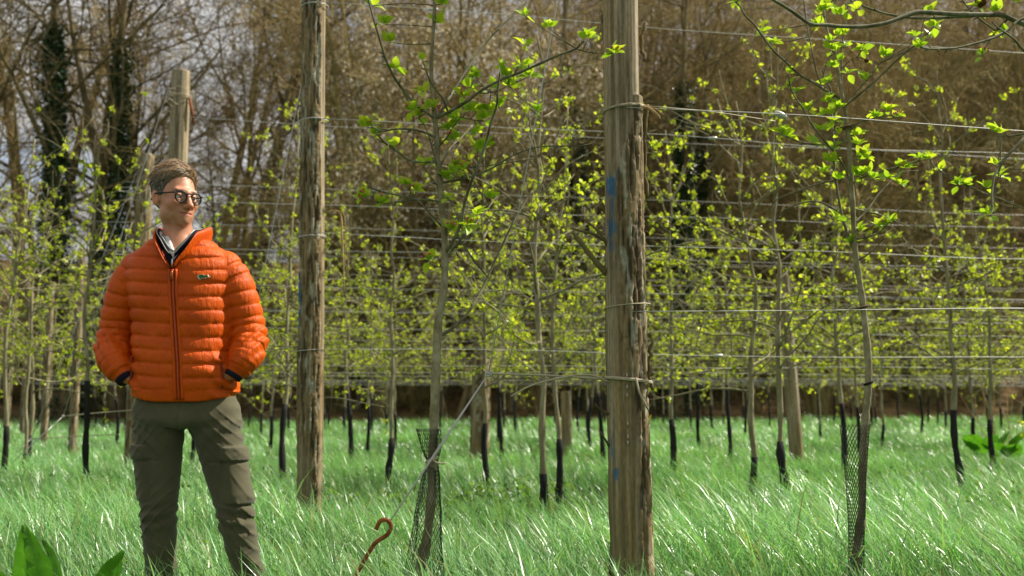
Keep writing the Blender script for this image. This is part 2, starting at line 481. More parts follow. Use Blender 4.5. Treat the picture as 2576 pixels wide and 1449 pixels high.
def leaf_quads(mb, g, c, size, c0, c1, flat=0.0):
    """small folded leaves (two triangles each) centred at c"""
    n = len(c)
    d = g.standard_normal((n, 3)); d[:, 2] = d[:, 2] * (1 - flat) + 0.15; d /= np.linalg.norm(d, axis=1)[:, None]
    s = np.cross(d, g.standard_normal((n, 3))); s /= np.linalg.norm(s, axis=1)[:, None] + 1e-9
    nn = np.cross(d, s)
    L = (size * (0.6 + 0.8 * g.random(n)))[:, None]
    v = np.stack([c - d * L * 0.5, c + s * L * 0.30 + nn * L * 0.10, c + d * L * 0.5, c - s * L * 0.30 + nn * L * 0.10], 1)
    b = np.arange(n)[:, None] * 4
    t = np.concatenate([b + np.array([[0, 1, 2]]), b + np.array([[0, 2, 3]])])
    col = np.asarray(c0) + (np.asarray(c1) - np.asarray(c0)) * g.random((n, 1))
    col = col * (0.85 + 0.3 * g.random((n, 1)))
    mb.add(v.reshape(-1, 3), None, t, np.repeat(col, 4, 0))

def thing_copy(name, parts, loc, rz, sc, label, cat, group):
    """one thing at its base with its parts, sharing mesh data"""
    o = empty(name, loc, rz); o.scale = (sc, sc, sc)
    tag(o, label, cat, group)
    for nm, me, kind in parts:
        c = link(nm, me, o)
        if kind: c["kind"] = kind
    return o


BLOSSOM = (0.8, 5, 0.11, 0.14, (0.42, 0.37, 0.26), (0.68, 0.63, 0.50))
COPPER = (0.55, 4, 0.085, 0.16, (0.14, 0.065, 0.022), (0.27, 0.15, 0.06))
BUDS = (0.5, 3, 0.06, 0.14, (0.16, 0.13, 0.03), (0.28, 0.24, 0.06))
def wp(seed, bark, twigmat, fmat=None, **kw):
    tr, br, fo = bare_tree(seed, **kw)
    out = [('trunk', tr.mesh('trunk', bark), None), ('branches', br.mesh('branches', twigmat), None)]
    if fo.n: out.append(('ivy' if kw.get('ivy') and not kw.get('leaves') else 'foliage', fo.mesh('foliage', fmat, False), 'stuff'))
    return out
leaf_quads(wmb, gw_, cen, 0.040, (0.07, 0.17, 0.02), (0.16, 0.28, 0.05))
tag(wmb.build('meadow_weeds', M['leaf_col'], None, False), 'low clover and broad-leaved weeds in the meadow grass', 'weeds', None, 'stuff')
PROTO = {
    'pole':    wp(114, M['grey_bark'], M['red_twig'], H=18, r0=0.13, limbs=15, subs=5, twigs=7, first=0.35, twig_len=1.0),
    'pole2':   wp(115, M['mossy_bark'], M['red_twig'], H=16, r0=0.10, limbs=14, subs=5, twigs=7, first=0.30, twig_len=1.0),
    'tall':    wp(101, M['wood_bark'], M['wood_bark'], H=19, r0=0.27, limbs=15, subs=7, twigs=8, first=0.30, twig_len=1.3),
    'tall2':   wp(102, M['mossy_bark'], M['red_twig'], H=17, r0=0.22, limbs=16, subs=7, twigs=8, first=0.22, twig_len=1.2),
    'slim':    wp(103, M['grey_bark'], M['red_twig'], H=14, r0=0.11, limbs=13, subs=6, twigs=8, first=0.25, twig_len=0.9),
    'slim2':   wp(104, M['mossy_bark'], M['mossy_bark'], H=12, r0=0.10, limbs=14, subs=6, twigs=8, first=0.18, twig_len=0.9),
    'coppice': wp(105, M['mossy_bark'], M['red_twig'], H=10, r0=0.11, stems=5, limbs=15, subs=6, twigs=8, first=0.15, twig_len=0.9),
    'ivy':     wp(106, M['wood_bark'], M['wood_bark'], M['ivy'], H=18, r0=0.30, limbs=13, subs=6, twigs=7, first=0.34, ivy=9500, ivy_top=0.66, twig_len=1.2),
    'blossom': wp(107, M['wood_bark'], M['red_twig'], M['dry_leaf'], H=11, r0=0.15, stems=2, limbs=16, subs=6, twigs=7, first=0.22, leaves=BLOSSOM),
    'copper':  wp(108, M['grey_bark'], M['red_twig'], M['dry_leaf'], H=10, r0=0.13, limbs=17, subs=6, twigs=7, first=0.12, leaves=COPPER),
    'bud':     wp(109, M['mossy_bark'], M['mossy_bark'], M['dry_leaf'], H=9, r0=0.10, stems=3, limbs=16, subs=6, twigs=7, first=0.10, leaves=BUDS),
    'thicket': wp(112, M['grey_bark'], M['red_twig'], H=9, r0=0.065, stems=9, limbs=34, subs=5, twigs=7, first=0.14, twig_len=0.9),
    'thicket2': wp(113, M['mossy_bark'], M['red_twig'], H=7.5, r0=0.055, stems=11, limbs=36, subs=5, twigs=7, first=0.12, twig_len=0.8),
    'shrub':   wp(110, M['red_twig'], M['red_twig'], H=3.6, r0=0.03, stems=8, limbs=18, subs=5, twigs=6, first=0.08, twig_len=0.55),
    'scrub':   wp(111, M['mossy_bark'], M['mossy_bark'], M['dry_leaf'], H=3.0, r0=0.03, stems=7, limbs=16, subs=5, twigs=5, first=0.08, twig_len=0.5, leaves=(0.4, 3, 0.07, 0.12, (0.10, 0.12, 0.02), (0.22, 0.22, 0.05))),
}
KINDWORD = {'pole': ('straight bare tree with slender grey pole trunk', 'tree'), 'pole2': ('straight bare tree with slender mossy pole trunk', 'tree'), 'tall': ('tall bare woodland tree with dark trunk', 'tree'), 'tall2': ('tall bare tree with mossy trunk and reddish twigs', 'tree'),
            'slim': ('slim bare tree with pale grey trunk', 'tree'), 'slim2': ('slim bare tree with mossy twiggy crown', 'tree'),
            'coppice': ('bare many-stemmed tree with spreading twigs', 'tree'), 'ivy': ('tall bare tree wrapped in dark green ivy', 'tree'),
            'blossom': ('tree dotted with pale cream blossom', 'tree'), 'copper': ('tree holding copper brown dry leaves', 'tree'),
            'thicket': ('dense clump of slim bare grey saplings', 'tree'), 'thicket2': ('dense clump of slim bare mossy saplings', 'tree'),
            'bud': ('many-stemmed tree with yellowish opening buds', 'tree'), 'shrub': ('bare reddish shrub', 'shrub'), 'scrub': ('low shrub with yellow-green shoots', 'shrub')}
def px_x(px, y): return (px - 1288.0) / FPX * y * 1.0
WOODS = []
def plant(kind, px, off, sc=1.0):
    """px: where it stands across the view, off: metres behind the field edge"""
    u = (px - 1288.0) / FPX
    y = (31.0 + 15 * SLOPE + 1.0 + off) / (1 - SLOPE * u)
    x = u * y
    WOODS.append((kind, x, y, sc))
gw = np.random.default_rng(5)
# trees that can be told apart
for k, px, off, sc in [('ivy', 165, 1.0, 1.15), ('tall', 210, 5.0, 1.1), ('ivy', 245, 2.0, 1.1), ('tall', 300, 1.5, 1.0), ('tall2', 20, 4.0, 0.8), ('tall2', 90, 8.0, 0.9),
                       ('tall', 600, 3.0, 1.0), ('tall2', 655, 6.0, 1.0), ('tall2', 390, 9.0, 0.9), ('tall', 560, 12, 1.0), ('coppice', 480, 6.0, 0.8),
                       ('slim', 935, 2.0, 1.0), ('tall', 880, 7.0, 0.9), ('blossom', 1220, 1.0, 1.35), ('blossom', 1040, 3.0, 1.35), ('blossom', 1330, 2.0, 1.3), ('blossom', 1130, 0.5, 1.2),
                       ('copper', 1290, 1.5, 0.85), ('copper', 1010, 3.0, 0.8), ('copper', 1420, 4.0, 0.85), ('bud', 1415, 3.0, 0.95),
                       ('ivy', 1490, 1.5, 1.05), ('ivy', 1690, 0.8, 1.05), ('ivy', 1735, 2.0, 0.9), ('tall', 1640, 6.0, 1.0), ('slim', 1820, 2.0, 1.1), ('slim', 1930, 5.0, 1.15),
                       ('tall2', 2060, 3.0, 1.0), ('slim', 2170, 6.0, 1.2), ('tall2', 2300, 2.5, 1.0), ('tall', 2420, 5.0, 1.0), ('slim2', 2500, 2.0, 1.1), ('tall2', 2560, 6.0, 1.0),
                       ('bud', 1800, 4.0, 0.8), ('bud', 850, 2.0, 0.7), ('copper', 760, 4, 0.7), ('copper', 1150, 6, 1.0), ('bud', 100, 2.0, 0.5)]:
    plant(k, px, off, sc)
# the rest of the wood, thicker on the right
for i in range(78):
    px = -450 + 3600 * (i + gw.random()) / 78
    if (px < 700 or 1280 < px < 1470) and gw.random() < 0.55: continue
    off = 4 + 30 * gw.random()
    plant(['tall', 'tall2', 'slim', 'slim2', 'slim', 'coppice', 'copper', 'slim2', 'tall2'][gw.integers(9)], px, off, 0.85 + 0.4 * gw.random())
for i in range(30):
    px = 1480 + 1500 * (i + gw.random()) / 30
    plant(['slim', 'slim2', 'coppice', 'slim', 'slim2', 'bud'][gw.integers(6)], px, 1.0 + 14 * gw.random(), 0.8 + 0.5 * gw.random())
for i in range(56):
    px = 720 + 2250 * ((i * 0.618 + 0.3 * gw.random()) % 1.0)
    plant(['thicket', 'thicket2', 'slim', 'thicket'][gw.integers(4)], px, 2.0 + 42 * (i + gw.random()) / 56, 0.8 + 0.55 * gw.random())
for i in range(7):
    px = -350 + 1100 * (i + gw.random()) / 7
    plant(['thicket', 'thicket2'][gw.integers(2)], px, 2 + 14 * gw.random(), 0.55 + 0.3 * gw.random())
for i in range(60):
    px = -300 + 3300 * (i + gw.random()) / 60
    plant(['shrub', 'scrub', 'shrub', 'shrub'][gw.integers(4)], px, 1.2 + 6.0 * gw.random() ** 1.5, 0.6 + 0.6 * gw.random())
for i in range(46):
    px = 820 + 1950 * ((i * 0.618 + 0.25 * gw.random()) % 1.0)
    plant(['pole', 'pole2', 'pole', 'tall2'][gw.integers(4)], px, 0.8 + 24 * (i + gw.random()) / 46, 0.9 + 0.4 * gw.random())
for i in range(7):
    px = -150 + 900 * (i + gw.random()) / 7
    plant(['tall', 'tall2', 'ivy', 'tall'][gw.integers(4)], px, 2 + 12 * gw.random(), 1.0 + 0.35 * gw.random())
WOODS.sort(key=lambda w: w[1] / w[2])
from collections import Counter
cnt = Counter()
for kind, x, y, sc in WOODS:
    cnt[kind] += 1
    ph, cat = KINDWORD[kind]
    kword = {'tree': 'woodland_tree', 'shrub': 'woodland_shrub'}[cat]
    thing_copy(kword, PROTO[kind], (x, y, float(ground_z(x, y))), gw.random() * 6.28, sc,
               f"{ph}, {ORD[cnt[kind]]} such from the left", cat, 'trees of the wood behind the field' if cat == 'tree' else 'shrubs along the edge of the wood')
# ------------------------------------------------------------------ row posts
E0, ESTEP = np.array([0.42, 3.60]), np.array([-1.70, 2.75])
def end_post(n): return E0 + (n - 1) * ESTEP
def on_row(n, t): return end_post(n) + ROW_DIR * t

wm = Mat('weathered_post_wood', rough=0.82, spec=0.25)
wv = wm.noise(60, 5, 0.6, stretch=(1, 1, 0.05)); wf = wm.noise(140, 3, 0.6, stretch=(1, 1, 0.25))
wm.color(wm.mixc(wm.mixc(wm.attr(), wm.ramp(wv, [(0.3, (0.62, 0.60, 0.55)), (0.6, (1.08, 1.05, 1.0)), (0.75, (1.2, 1.2, 1.18))]), 1.0, 'MULTIPLY'),
                 wm.ramp(wf, [(0.35, (0.75, 0.75, 0.75)), (0.65, (1.1, 1.1, 1.1))]), 1.0, 'MULTIPLY'))
wm.bump(wv, 0.35, 0.004)
M['post'] = wm.m

def post_mesh(H, r, seed, bark, lean=(0, 0), nth=64, nz=None, paint=(), taper=0.92, crack=()):
    """bark(theta, z) -> 0..1 cover; theta 0 faces +x, -pi/2 faces the camera"""
    nz = nz or int(H / 0.006)
    th = np.linspace(-math.pi, math.pi, nth, endpoint=False); z = np.linspace(-0.2, H, nz)
    T, Z = np.meshgrid(th, z, indexing='xy')
    cx, sx = np.cos(T), np.sin(T)
    low = fbm(cx * 1.1 + 5, sx * 1.1, Z * 0.9, 2, seed)
    rad = r * (1 - (1 - taper) * Z / H) * (0.93 + 0.14 * low)
    # long drying cracks and grain ridges
    grain = fbm(cx * 9, sx * 9, Z * 0.7, 3, seed + 1)
    rad = rad + 0.0060 * (grain - 0.5)
    b = bark(T, Z)
    fis = fbm(cx * r * 130, sx * r * 130, Z * 9, 3, seed + 2)
    plates = sstep(0.36, 0.52, fis)
    hcr = sstep(0.30, 0.42, fbm(cx * r * 60, sx * r * 60, Z * 70, 2, seed + 3))
    rad = rad + b * (0.0035 + 0.0095 * plates * (0.55 + 0.45 * hcr) + 0.003 * (fbm(cx * 3, sx * 3, Z * 5, 2, seed + 6) - 0.5))
    for (ct, z0, z1, wdt, dep) in crack:
        off = 0.12 * (fbm(Z * 1.7, 0.0, ct, 2, seed + 4) - 0.5)
        d = np.abs(((T - ct - off + math.pi) % (2 * math.pi)) - math.pi) * r
        rad = rad - dep * np.exp(-(d / wdt) ** 2) * sstep(z0, z0 + 0.15, Z) * (1 - sstep(z1 - 0.15, z1, Z))
    zt = Z + 0.0
    topm = Z > H - 0.001
    X = rad * cx + lean[0] * Z + 0.006 * np.sin(Z * 1.3 + seed); Y = rad * sx + lean[1] * Z
    zt[-1] += 0.012 * (fbm(cx[-1] * 3, sx[-1] * 3, 0.0, 2, seed) - 0.5)
    v = np.stack([X.ravel(), Y.ravel(), zt.ravel()], -1)
    i = np.arange(nz - 1)[:, None] * nth; j = np.arange(nth)[None, :]; k = (j + 1) % nth
    q = np.stack([i + j, i + k, i + nth + k, i + nth + j], -1).reshape(-1, 4)
    c = len(v); v = np.concatenate([v, [[lean[0] * H, lean[1] * H, H + 0.004]]])
    bidx = (nz - 1) * nth; jj = np.arange(nth)
    t = np.stack([bidx + jj, bidx + (jj + 1) % nth, np.full(nth, c)], -1)
    # colours of the wood itself
    n1 = fbm(cx * 2.2, sx * 2.2, Z * 1.1, 3, seed + 7); n2 = fbm(cx * 6, sx * 6, Z * 2.0, 3, seed + 8); n3 = fbm(cx * 3, sx * 3, Z * 14, 3, seed + 9)
    grey = np.array([0.36, 0.305, 0.215]); ochre = np.array([0.36, 0.25, 0.12]); dark = np.array([0.15, 0.115, 0.065]); green = np.array([0.19, 0.165, 0.075])
    w = sstep(0.52, 0.70, n1)[..., None]; base = grey * (1 - w) + ochre * w
    w = sstep(0.44, 0.66, n2)[..., None]; base = base * (1 - w * 0.8) + dark * w * 0.8
    w = (sstep(0.9, 0.1, Z) * 0.55 + 0.25 * sstep(0.5, 0.7, n3))[..., None]; base = base * (1 - w) + green * w
    bk = np.array([0.060, 0.043, 0.022]) + (plates * (0.30 + 0.70 * n3))[..., None] * np.array([0.26, 0.20, 0.105])
    lich = sstep(0.60, 0.68, fbm(cx * 5, sx * 5, Z * 8, 3, seed + 10))[..., None]
    bk = bk * (1 - 0.6 * lich) + np.array([0.50, 0.51, 0.42]) * 0.6 * lich
    base = base * (1 - b[..., None]) + bk * b[..., None]
    for (pt, pz, hw, hz, dens) in paint:
        d = np.abs(((T - pt + math.pi) % (2 * math.pi)) - math.pi) * r / hw
        m = sstep(1.0, 0.55, np.maximum(d, np.abs(Z - pz) / hz) + 1.9 * (fbm(cx * 9, sx * 9, Z * 24, 3, seed + 11) - 0.5)) * dens
        base = base * (1 - m[..., None]) + np.array([0.02, 0.14, 0.32]) * m[..., None]
    col = np.concatenate([base.reshape(-1, 3), [[0.25, 0.21, 0.14]]])
    return make_mesh('post', v, q, t, M['post'], True, col)

wire_m = Mat('galvanised_wire', (0.50, 0.50, 0.47), 0.5, 0.4, 0.3)
M['wire'] = wire_m.m
M['dull_wire'] = Mat('old_brown_wire', (0.42, 0.37, 0.26), 0.6, 0.4, 0.4).m
M['rust'] = bark_mat('rusty_iron', (0.10, 0.030, 0.010), (0.21, 0.070, 0.022), (0.33, 0.13, 0.045), 60, 0.4, 0.002, (1, 1, 1))
M['straw'] = bark_mat('dry_straw', (0.22, 0.13, 0.05), (0.40, 0.26, 0.11), (0.55, 0.40, 0.20), 40, 0.3, 0.002)

def angd(T, c): return np.abs(((T - c + math.pi) % (2 * math.pi)) - math.pi)
FRONT = -math.pi / 2

# nearest post: smooth pale wood on the left and at the top, thick bark down the right side
def bark1(T, Z):
    n = fbm(np.cos(T) * 2, np.sin(T) * 2, Z * 3.0, 3, 41) - 0.5
    edge = np.where(Z > 1.95, 9.0, np.where(Z > 1.75, 0.75, np.where(Z > 1.02, -0.28, 0.32)))
    edge = np.interp(Z, [0, 0.5, 0.86, 0.98, 1.10, 1.70, 1.80, 1.87, 2.00, 2.08], [0.5, 0.40, 0.32, 0.05, -0.38, -0.35, -0.05, 0.50, 0.70, 9.0])
    a = ((T - FRONT + math.pi) % (2 * math.pi)) - math.pi
    return sstep(-0.10, 0.10, a - edge + 0.35 * n) * (1 - sstep(2.3, 2.8, a))
e1 = end_post(1)
p1 = empty('wooden_post', (e1[0], e1[1], 0)); p1["label"] = 'thick nearest wooden post with peeling bark and blue paint marks'; p1["category"] = 'post'; p1["group"] = 'wooden end posts of the rows'
link('post_shaft', post_mesh(3.55, 0.071, 3, bark1, (-0.004, 0.0), 96, 700, paint=((FRONT - 0.80, 1.655, 0.028, 0.045, 0.85), (FRONT - 0.76, 1.585, 0.012, 0.035, 0.6), (FRONT - 0.78, 1.50, 0.024, 0.035, 0.75), (FRONT - 0.85, 1.45, 0.02, 0.04, 0.5), (FRONT - 1.1, 0.72, 0.010, 0.05, 0.7), (FRONT - 0.85, 0.625, 0.015, 0.022, 0.75)),
      crack=((FRONT + 0.25, 1.7, 3.4, 0.0022, 0.010), (FRONT + 0.62, 0.0, 0.55, 0.006, 0.016), (FRONT - 0.2, 0.2, 1.1, 0.002, 0.006))), p1)
# loose bark strips
for k, (a, z0, z1, o) in enumerate([(0.05, 1.62, 1.98, 0.000), (-0.15, 0.92, 1.10, 0.004), (math.pi - 0.25, 1.86, 2.3, -0.004), (math.pi - 0.35, 2.3, 2.7, -0.004), (math.pi - .3, 0.2, 1.45, -0.005), (0.1, 2.15, 2.3, -0.002)]):
    mb = MB(); zz = np.linspace(z0, z1, 14); g = np.random.default_rng(60 + k)
    off = 0.071 + o + 0.012 * np.abs(np.linspace(-1, 1, 14)) ** 2 + 0.003 * g.standard_normal(14)
    mb.tube(np.stack([np.cos(a) * off, np.sin(a) * off, zz], -1), 0.005 + 0.004 * g.random(14), 5)
    mb.build('bark_strip', M['wood_bark'], p1)
# iron staples left in the face of the post
for k, z in enumerate([0.97, 0.93, 0.90, 0.80, 0.755, 0.735]):
    mb = MB(); mb.tube([(-0.014, -0.068, z - 0.007), (-0.014, -0.076, z - 0.004), (-0.014, -0.076, z + 0.004), (-0.014, -0.068, z + 0.007)], 0.0035, 5)
    mb.build('staple', M['dull_wire'], p1)

def bark2(T, Z):
    a = ((T - FRONT + math.pi) % (2 * math.pi)) - math.pi
    n = fbm(np.cos(T) * 2, np.sin(T) * 2, Z * 2.2, 3, 52)
    bare_l = sstep(-0.95, -1.15, a + 0.3 * (n - 0.5)) * sstep(1.2, 1.4, Z)
    bare_r = sstep(0.85, 1.0, a + 0.15 * (n - 0.5))
    patch = sstep(0.80, 0.45, Z) * sstep(0.15, -0.1, a - 0.2 + 0.5 * (n - 0.5))
    return np.clip(1 - bare_l - bare_r - patch, 0, 1) * sstep(0.22, 0.32, n)
e2 = end_post(2)
p2 = empty('wooden_post', (e2[0] + 0.01, e2[1], 0)); p2["label"] = 'lichen-flecked wooden post standing just right of the man'; p2["category"] = 'post'; p2["group"] = 'wooden end posts of the rows'
link('post_shaft', post_mesh(3.75, 0.080, 13, bark2, (-0.012, 0.0), 80, 560, paint=((FRONT - 1.05, 1.60, 0.035, 0.13, 0.9), (FRONT - 1.10, 1.38, 0.03, 0.12, 0.6)), crack=((FRONT + 0.3, 0.2, 0.9, 0.004, 0.012),)), p2)

def bark_none(T, Z): return 0.0 * Z
def bark_some(T, Z): return sstep(0.36, 0.5, fbm(np.cos(T) * 2, np.sin(T) * 2, Z * 1.2, 3, 77))
e3 = end_post(3)
H3 = P(450, 180, e3[1])[2]
p3 = empty('wooden_post', (P(450, 180, e3[1])[0] + 0.02, e3[1], 0)); tag(p3, 'pale wooden post rising behind the head of the man', 'post', 'wooden end posts of the rows')
link('post_shaft', post_mesh(H3, 0.098, 23, bark_none, (0.0, 0.0), 48, 320, taper=0.86, crack=((FRONT + 0.1, 1.5, 3.6, 0.008, 0.02), (FRONT + 0.7, 1.0, 3.4, 0.006, 0.014))), p3)
mb = MB(); mb.tube([(0.10, -0.03, H3 - 0.26), (0.125, -0.03, H3 - 0.38), (0.15, -0.02, H3 - 0.52)], [0.012, 0.016, 0.008], 5); mb.build('bark_strip', M['rust'], p3)
# tangle of wire ends under its top
mb = MB(); g = np.random.default_rng(3)
for k in range(16):
    a = g.random() * 6.28; r = 0.115 + 0.02 * g.random(); z = H3 - 0.17 - 0.10 * g.random()
    aa = a + np.linspace(0, 1.2 + g.random(), 6)
    mb.tube(np.stack([np.cos(aa) * r, np.sin(aa) * r, z - np.linspace(0, 0.16 * g.random(), 6)], -1), 0.003, 4)
mb.build('wire_tangle', M['dull_wire'], p3)
e4 = end_post(4)
H4 = P(375, 390, e4[1])[2]
p4 = empty('wooden_post', (P(368, 390, e4[1])[0], e4[1], 0)); tag(p4, 'flaking wooden post half hidden behind the shoulder of the man', 'post', 'wooden end posts of the rows')
link('post_shaft', post_mesh(H4, 0.088, 33, lambda T, Z: 0.9 + 0 * Z, (0.0, 0), 40, 260), p4)
for n in range(5, 11):
    e = end_post(n)
    o = empty('wooden_post', (e[0], e[1], float(ground_z(e[0], e[1])))); tag(o, f'distant wooden post at the left end of the {ORD[n]} wire row', 'post', 'wooden end posts of the rows')
    link('post_shaft', post_mesh(2.9 + 0.1 * (n % 3), 0.052, 40 + n, lambda T, Z: 0.85 + 0 * Z, (0, 0), 20, 90), o)
# posts standing inside the rows
INNER = [(2000, 12.2, 690, 0.085, 0.04, 'grey-brown post leaning in the rows right of the nearest post'),
         (1205, 13.0, 905, 0.115, -0.02, 'stout sawn-off post standing in the rows left of the nearest post'),
         (1425, 15.5, 985, 0.085, 0.0, 'short weathered post just left of the nearest post, deep in the rows')]
for k, (px, y, topy, r, ln, lab) in enumerate(INNER):
    gz_ = float(ground_z(P(px, 1030, y)[0], y)); H = P(px, topy, y)[2] - gz_
    o = empty('row_post', (P(px, 1030, y)[0], y, gz_)); tag(o, lab, 'post', 'posts inside the rows')
    link('post_shaft', post_mesh(H, r, 70 + k, bark_none if k != 1 else bark_some, (-ln, 0), 24, 120), o)

# ------------------------------------------------------------------ wires of the trellis
def wire(name, pts, r=0.0016, mat='wire', k=3, n=5):
    mb = MB(); mb.tube(smooth_path(pts, k), r, n)
    return mb.build(name, M[mat])
def loop_pts(c, r, z, tilt=0.0, turns=1.0, a0=0.0, m=26):
    a = a0 + np.linspace(0, 2 * math.pi * turns, m)
    return np.stack([c[0] + np.cos(a) * r, c[1] + np.sin(a) * r, z + tilt * np.cos(a) + 0.004 * np.linspace(0, turns, m)], -1)
HZ = [('lowest', 1.22), ('middle', 1.95), ('upper', 2.72), ('top', 3.50)]
def far_t(n):
    t = 1.0
    while True:
        p = on_row(n, t)
        if p[0] > 0.56 * p[1] + 2.5: return t
        t += 0.25
for n in range(1, 11):
    for hn, h in HZ:
        if n == 1 and hn == 'top': pass
        T = far_t(n); m = 8
        ts = np.linspace(0, T, m)
        pr = 0.073 if n == 1 else 0.085
        pts = [np.array([*(on_row(n, t)), h + 0.012 * math.sin(t * 1.9 + n + h * 3)]) for t in ts]
        pts = np.array(pts)
        if n == 1: pts[:, 2] += 0.035 * ts / T * (1.0 if hn == 'lowest' else 0.0)
        pts[:, 1] -= pr; pts[:, 2] += ground_z(pts[:, 0], pts[:, 1])
        w = empty('trellis_wire', (0, 0, 0))
        rr = [0, .0017, .0022, .0026, .0030, .0032, .0034, .0034, .0034, .0034, .0034][n]
        mb = MB(); mb.tube(smooth_path(pts, 3), rr, 5); mb.build('strand', M['wire'], w)
        if n <= 4 and not (n == 3 and hn == 'top'):
            c = end_post(n) + np.array([0.01 - 0.012 * h if n == 2 else 0.0, 0]); mb = MB(); rad = {1: 0.083, 2: 0.092, 3: 0.104, 4: 0.11}[n]
            mb.tube(loop_pts(c + np.array([0.0 if n != 2 else 0.0, 0]), rad, h, 0.006, 2.0 if hn != 'lowest' else 1.0), 0.0022, 5); mb.build('wire_loop', M['wire'] if n > 1 else M['dull_wire'], w)
        if n == 1 and hn == 'middle':
            # the doubled return strand and the oval tensioner
            a, b = pts[0] + np.array([0.07, 0, 0.006]), P(1950, 305, 3.72)
            mb = MB(); mb.tube(smooth_path([a, 0.5 * (a + b) + np.array([0, -0.01, 0.004]), b], 4), 0.0017, 5); mb.build('strand', M['dull_wire'], w)
            mb = MB(); th = np.linspace(0, math.pi, 9); mb.tube(np.stack([b[0] + 0.024 * np.cos(th), np.full(9, b[1] - 0.075), b[2] - 0.012 * np.cos(th) + 0.002], -1), 0.0125 * np.sin(th) + 0.0005, 10); mb.build('tensioner', M['wire'], w)
        if n == 2 and hn != 'middle':
            b = at_path(pts, 0.09 if hn == 'top' else 0.32)[0]
            mb = MB(); mb.tube([b + np.array([-0.03, 0, 0]), b + np.array([-0.028, 0, 0]), b + np.array([0.028, 0, 0]), b + np.array([0.03, 0, 0])], [0.004, 0.011, 0.011, 0.004], 7); mb.build('tensioner', M['wire'], w)
        lab = f"{hn} trellis wire of the {ORD[n]} row from the front"
        tag(w, lab, 'wire', 'wires strung along the orchard rows')

# guy wires, anchors and braces
def guy(name, top, joint, anchor, post_pt, label, r=0.0024, hook=True):
    o = empty(name, tuple(anchor)); A = np.array(anchor)
    mb = MB()
    for s in (-1, 1):
        off = np.array([0, 0, 0.0035 * s])
        mb.tube(np.array([anchor, 0.5 * (np.array(anchor) + joint) + off, joint]) - A, r, 5)
    mb.build('strand', M['wire'], o)
    mb = MB(); mb.tube(np.array([joint, 0.5 * (np.array(joint) + top), top]) - A, r, 5); mb.build('strand', M['wire'], o)
    mb = MB(); m = 0.5 * (np.array(joint) + post_pt) + np.array([0, 0, 0.004]); mb.tube(smooth_path(np.array([joint, m, post_pt]) - A, 4), r * 1.5, 5); mb.build('brace_wire', M['dull_wire'], o)
    mb = MB(); c = np.array(joint) - A
    for k in range(4):
        a = k * 1.3; mb.tube(c + 0.010 * np.stack([np.cos(a + np.linspace(0, 5, 9)), np.sin(a + np.linspace(0, 5, 9)), np.linspace(-1, 1, 9) * (1 if k % 2 else -1)], -1), 0.0025, 5)
    mb.build('wire_knot', M['wire'], o)
    tag(o, label, 'wire', 'guy wires of the end posts'); return o
anchor1 = P(978, 1316, 3.22); joint1 = P(1229, 940, 3.48)
g1 = guy('guy_wire', np.array([e1[0] - 0.06, e1[1], 3.40]), joint1, anchor1, np.array([e1[0] - 0.078, e1[1] - 0.01, P(1535, 955, 3.6)[2]]), 'slanting guy wire from the rusty hook to the nearest post')
mb = MB(); zb = P(1535, 955, 3.55)[2]
A = np.array(g1.location)
mb.tube(loop_pts(e1, 0.083, zb - 0.003, -0.010, 2.0, 3.1, 40) - A, 0.0042, 6)
mb.tube(smooth_path([P(1535, 962, 3.55), P(1470, 942, 3.52), P(1350, 965, 3.50), P(1285, 997, 3.50)], 5) - A, 0.0032, 6)
mb.build('brace_loop', M['dull_wire'], g1)
mb = MB(); mb.tube(smooth_path([P(1600, 950, 3.50), P(1608, 985, 3.49), P(1625, 1020, 3.50), P(1632, 1032, 3.51)], 4) - A, [0.004] * 12 + [0.002], 6); mb.build('wire_tail', M['dull_wire'], g1)
mb = MB(); mb.tube(smooth_path([P(1090, 1158, 3.33), P(1100, 1164, 3.30), P(1112, 1166, 3.30), P(1121, 1165, 3.30)], 3) - A, 0.0032, 6)
mb.tube(loop_pts(P(1086, 1160, 3.36)[:2], 0.020, P(1086, 1160, 3.36)[2], 0.008, 2.0) - A, 0.003, 5); mb.build('trunk_tie', M['dull_wire'], g1)
# the rusty anchor hook
o = empty('ground_anchor', (float(P(800, 1500, 3.2)[0]), 3.2, 0)); A = np.array(o.location)
HK = [P(640 - 40, 1880, 3.2), P(790, 1590, 3.2), P(893, 1449, 3.2), P(925, 1395, 3.2), P(945, 1365, 3.2), P(972, 1347, 3.2), P(983, 1330, 3.2), P(981, 1315, 3.2), P(968, 1307, 3.2), P(955, 1313, 3.2), P(946, 1332, 3.2)]
mb = MB(); mb.tube(smooth_path(np.array(HK) - A, 5), 0.0068, 10); mb.build('hook_rod', M['rust'], o)
tag(o, 'rusty iron anchor rod with open hook sticking out of the grass', 'anchor')
j2 = P(622, 893, 6.2); a2 = P(490, 1180, 5.9)
guy('guy_wire', np.array([e2[0] - 0.04, e2[1] - 0.02, P(760, 75, 6.35)[2]]), j2, a2, np.array([e2[0] - 0.085, e2[1] - 0.02, P(745, 872, 6.35)[2]]), 'guy wire of the lichen-flecked post, running down behind the arm of the man', 0.0028)
j3 = P(159, 1047, 9.0); a3 = P(30, 1165, 8.6)
guy('guy_wire', np.array([p3.location[0] - 0.1, 9.08, H3 - 0.16]), j3, a3, np.array([p3.location[0] - 0.11, 9.08, P(330, 1028, 9.0)[2]]), 'guy wire of the pale post, sloping down left of the man', 0.0035)
j4 = P(78, 1104, 11.7); a4 = P(10, 1170, 11.3)
guy('guy_wire', np.array([p4.location[0] - 0.1, 11.84, H4 - 0.2]), j4, a4, np.array([p4.location[0] - 0.15, 11.8, P(325, 1093, 11.8)[2]]), 'guy wire of the flaking post, at the far left', 0.004)
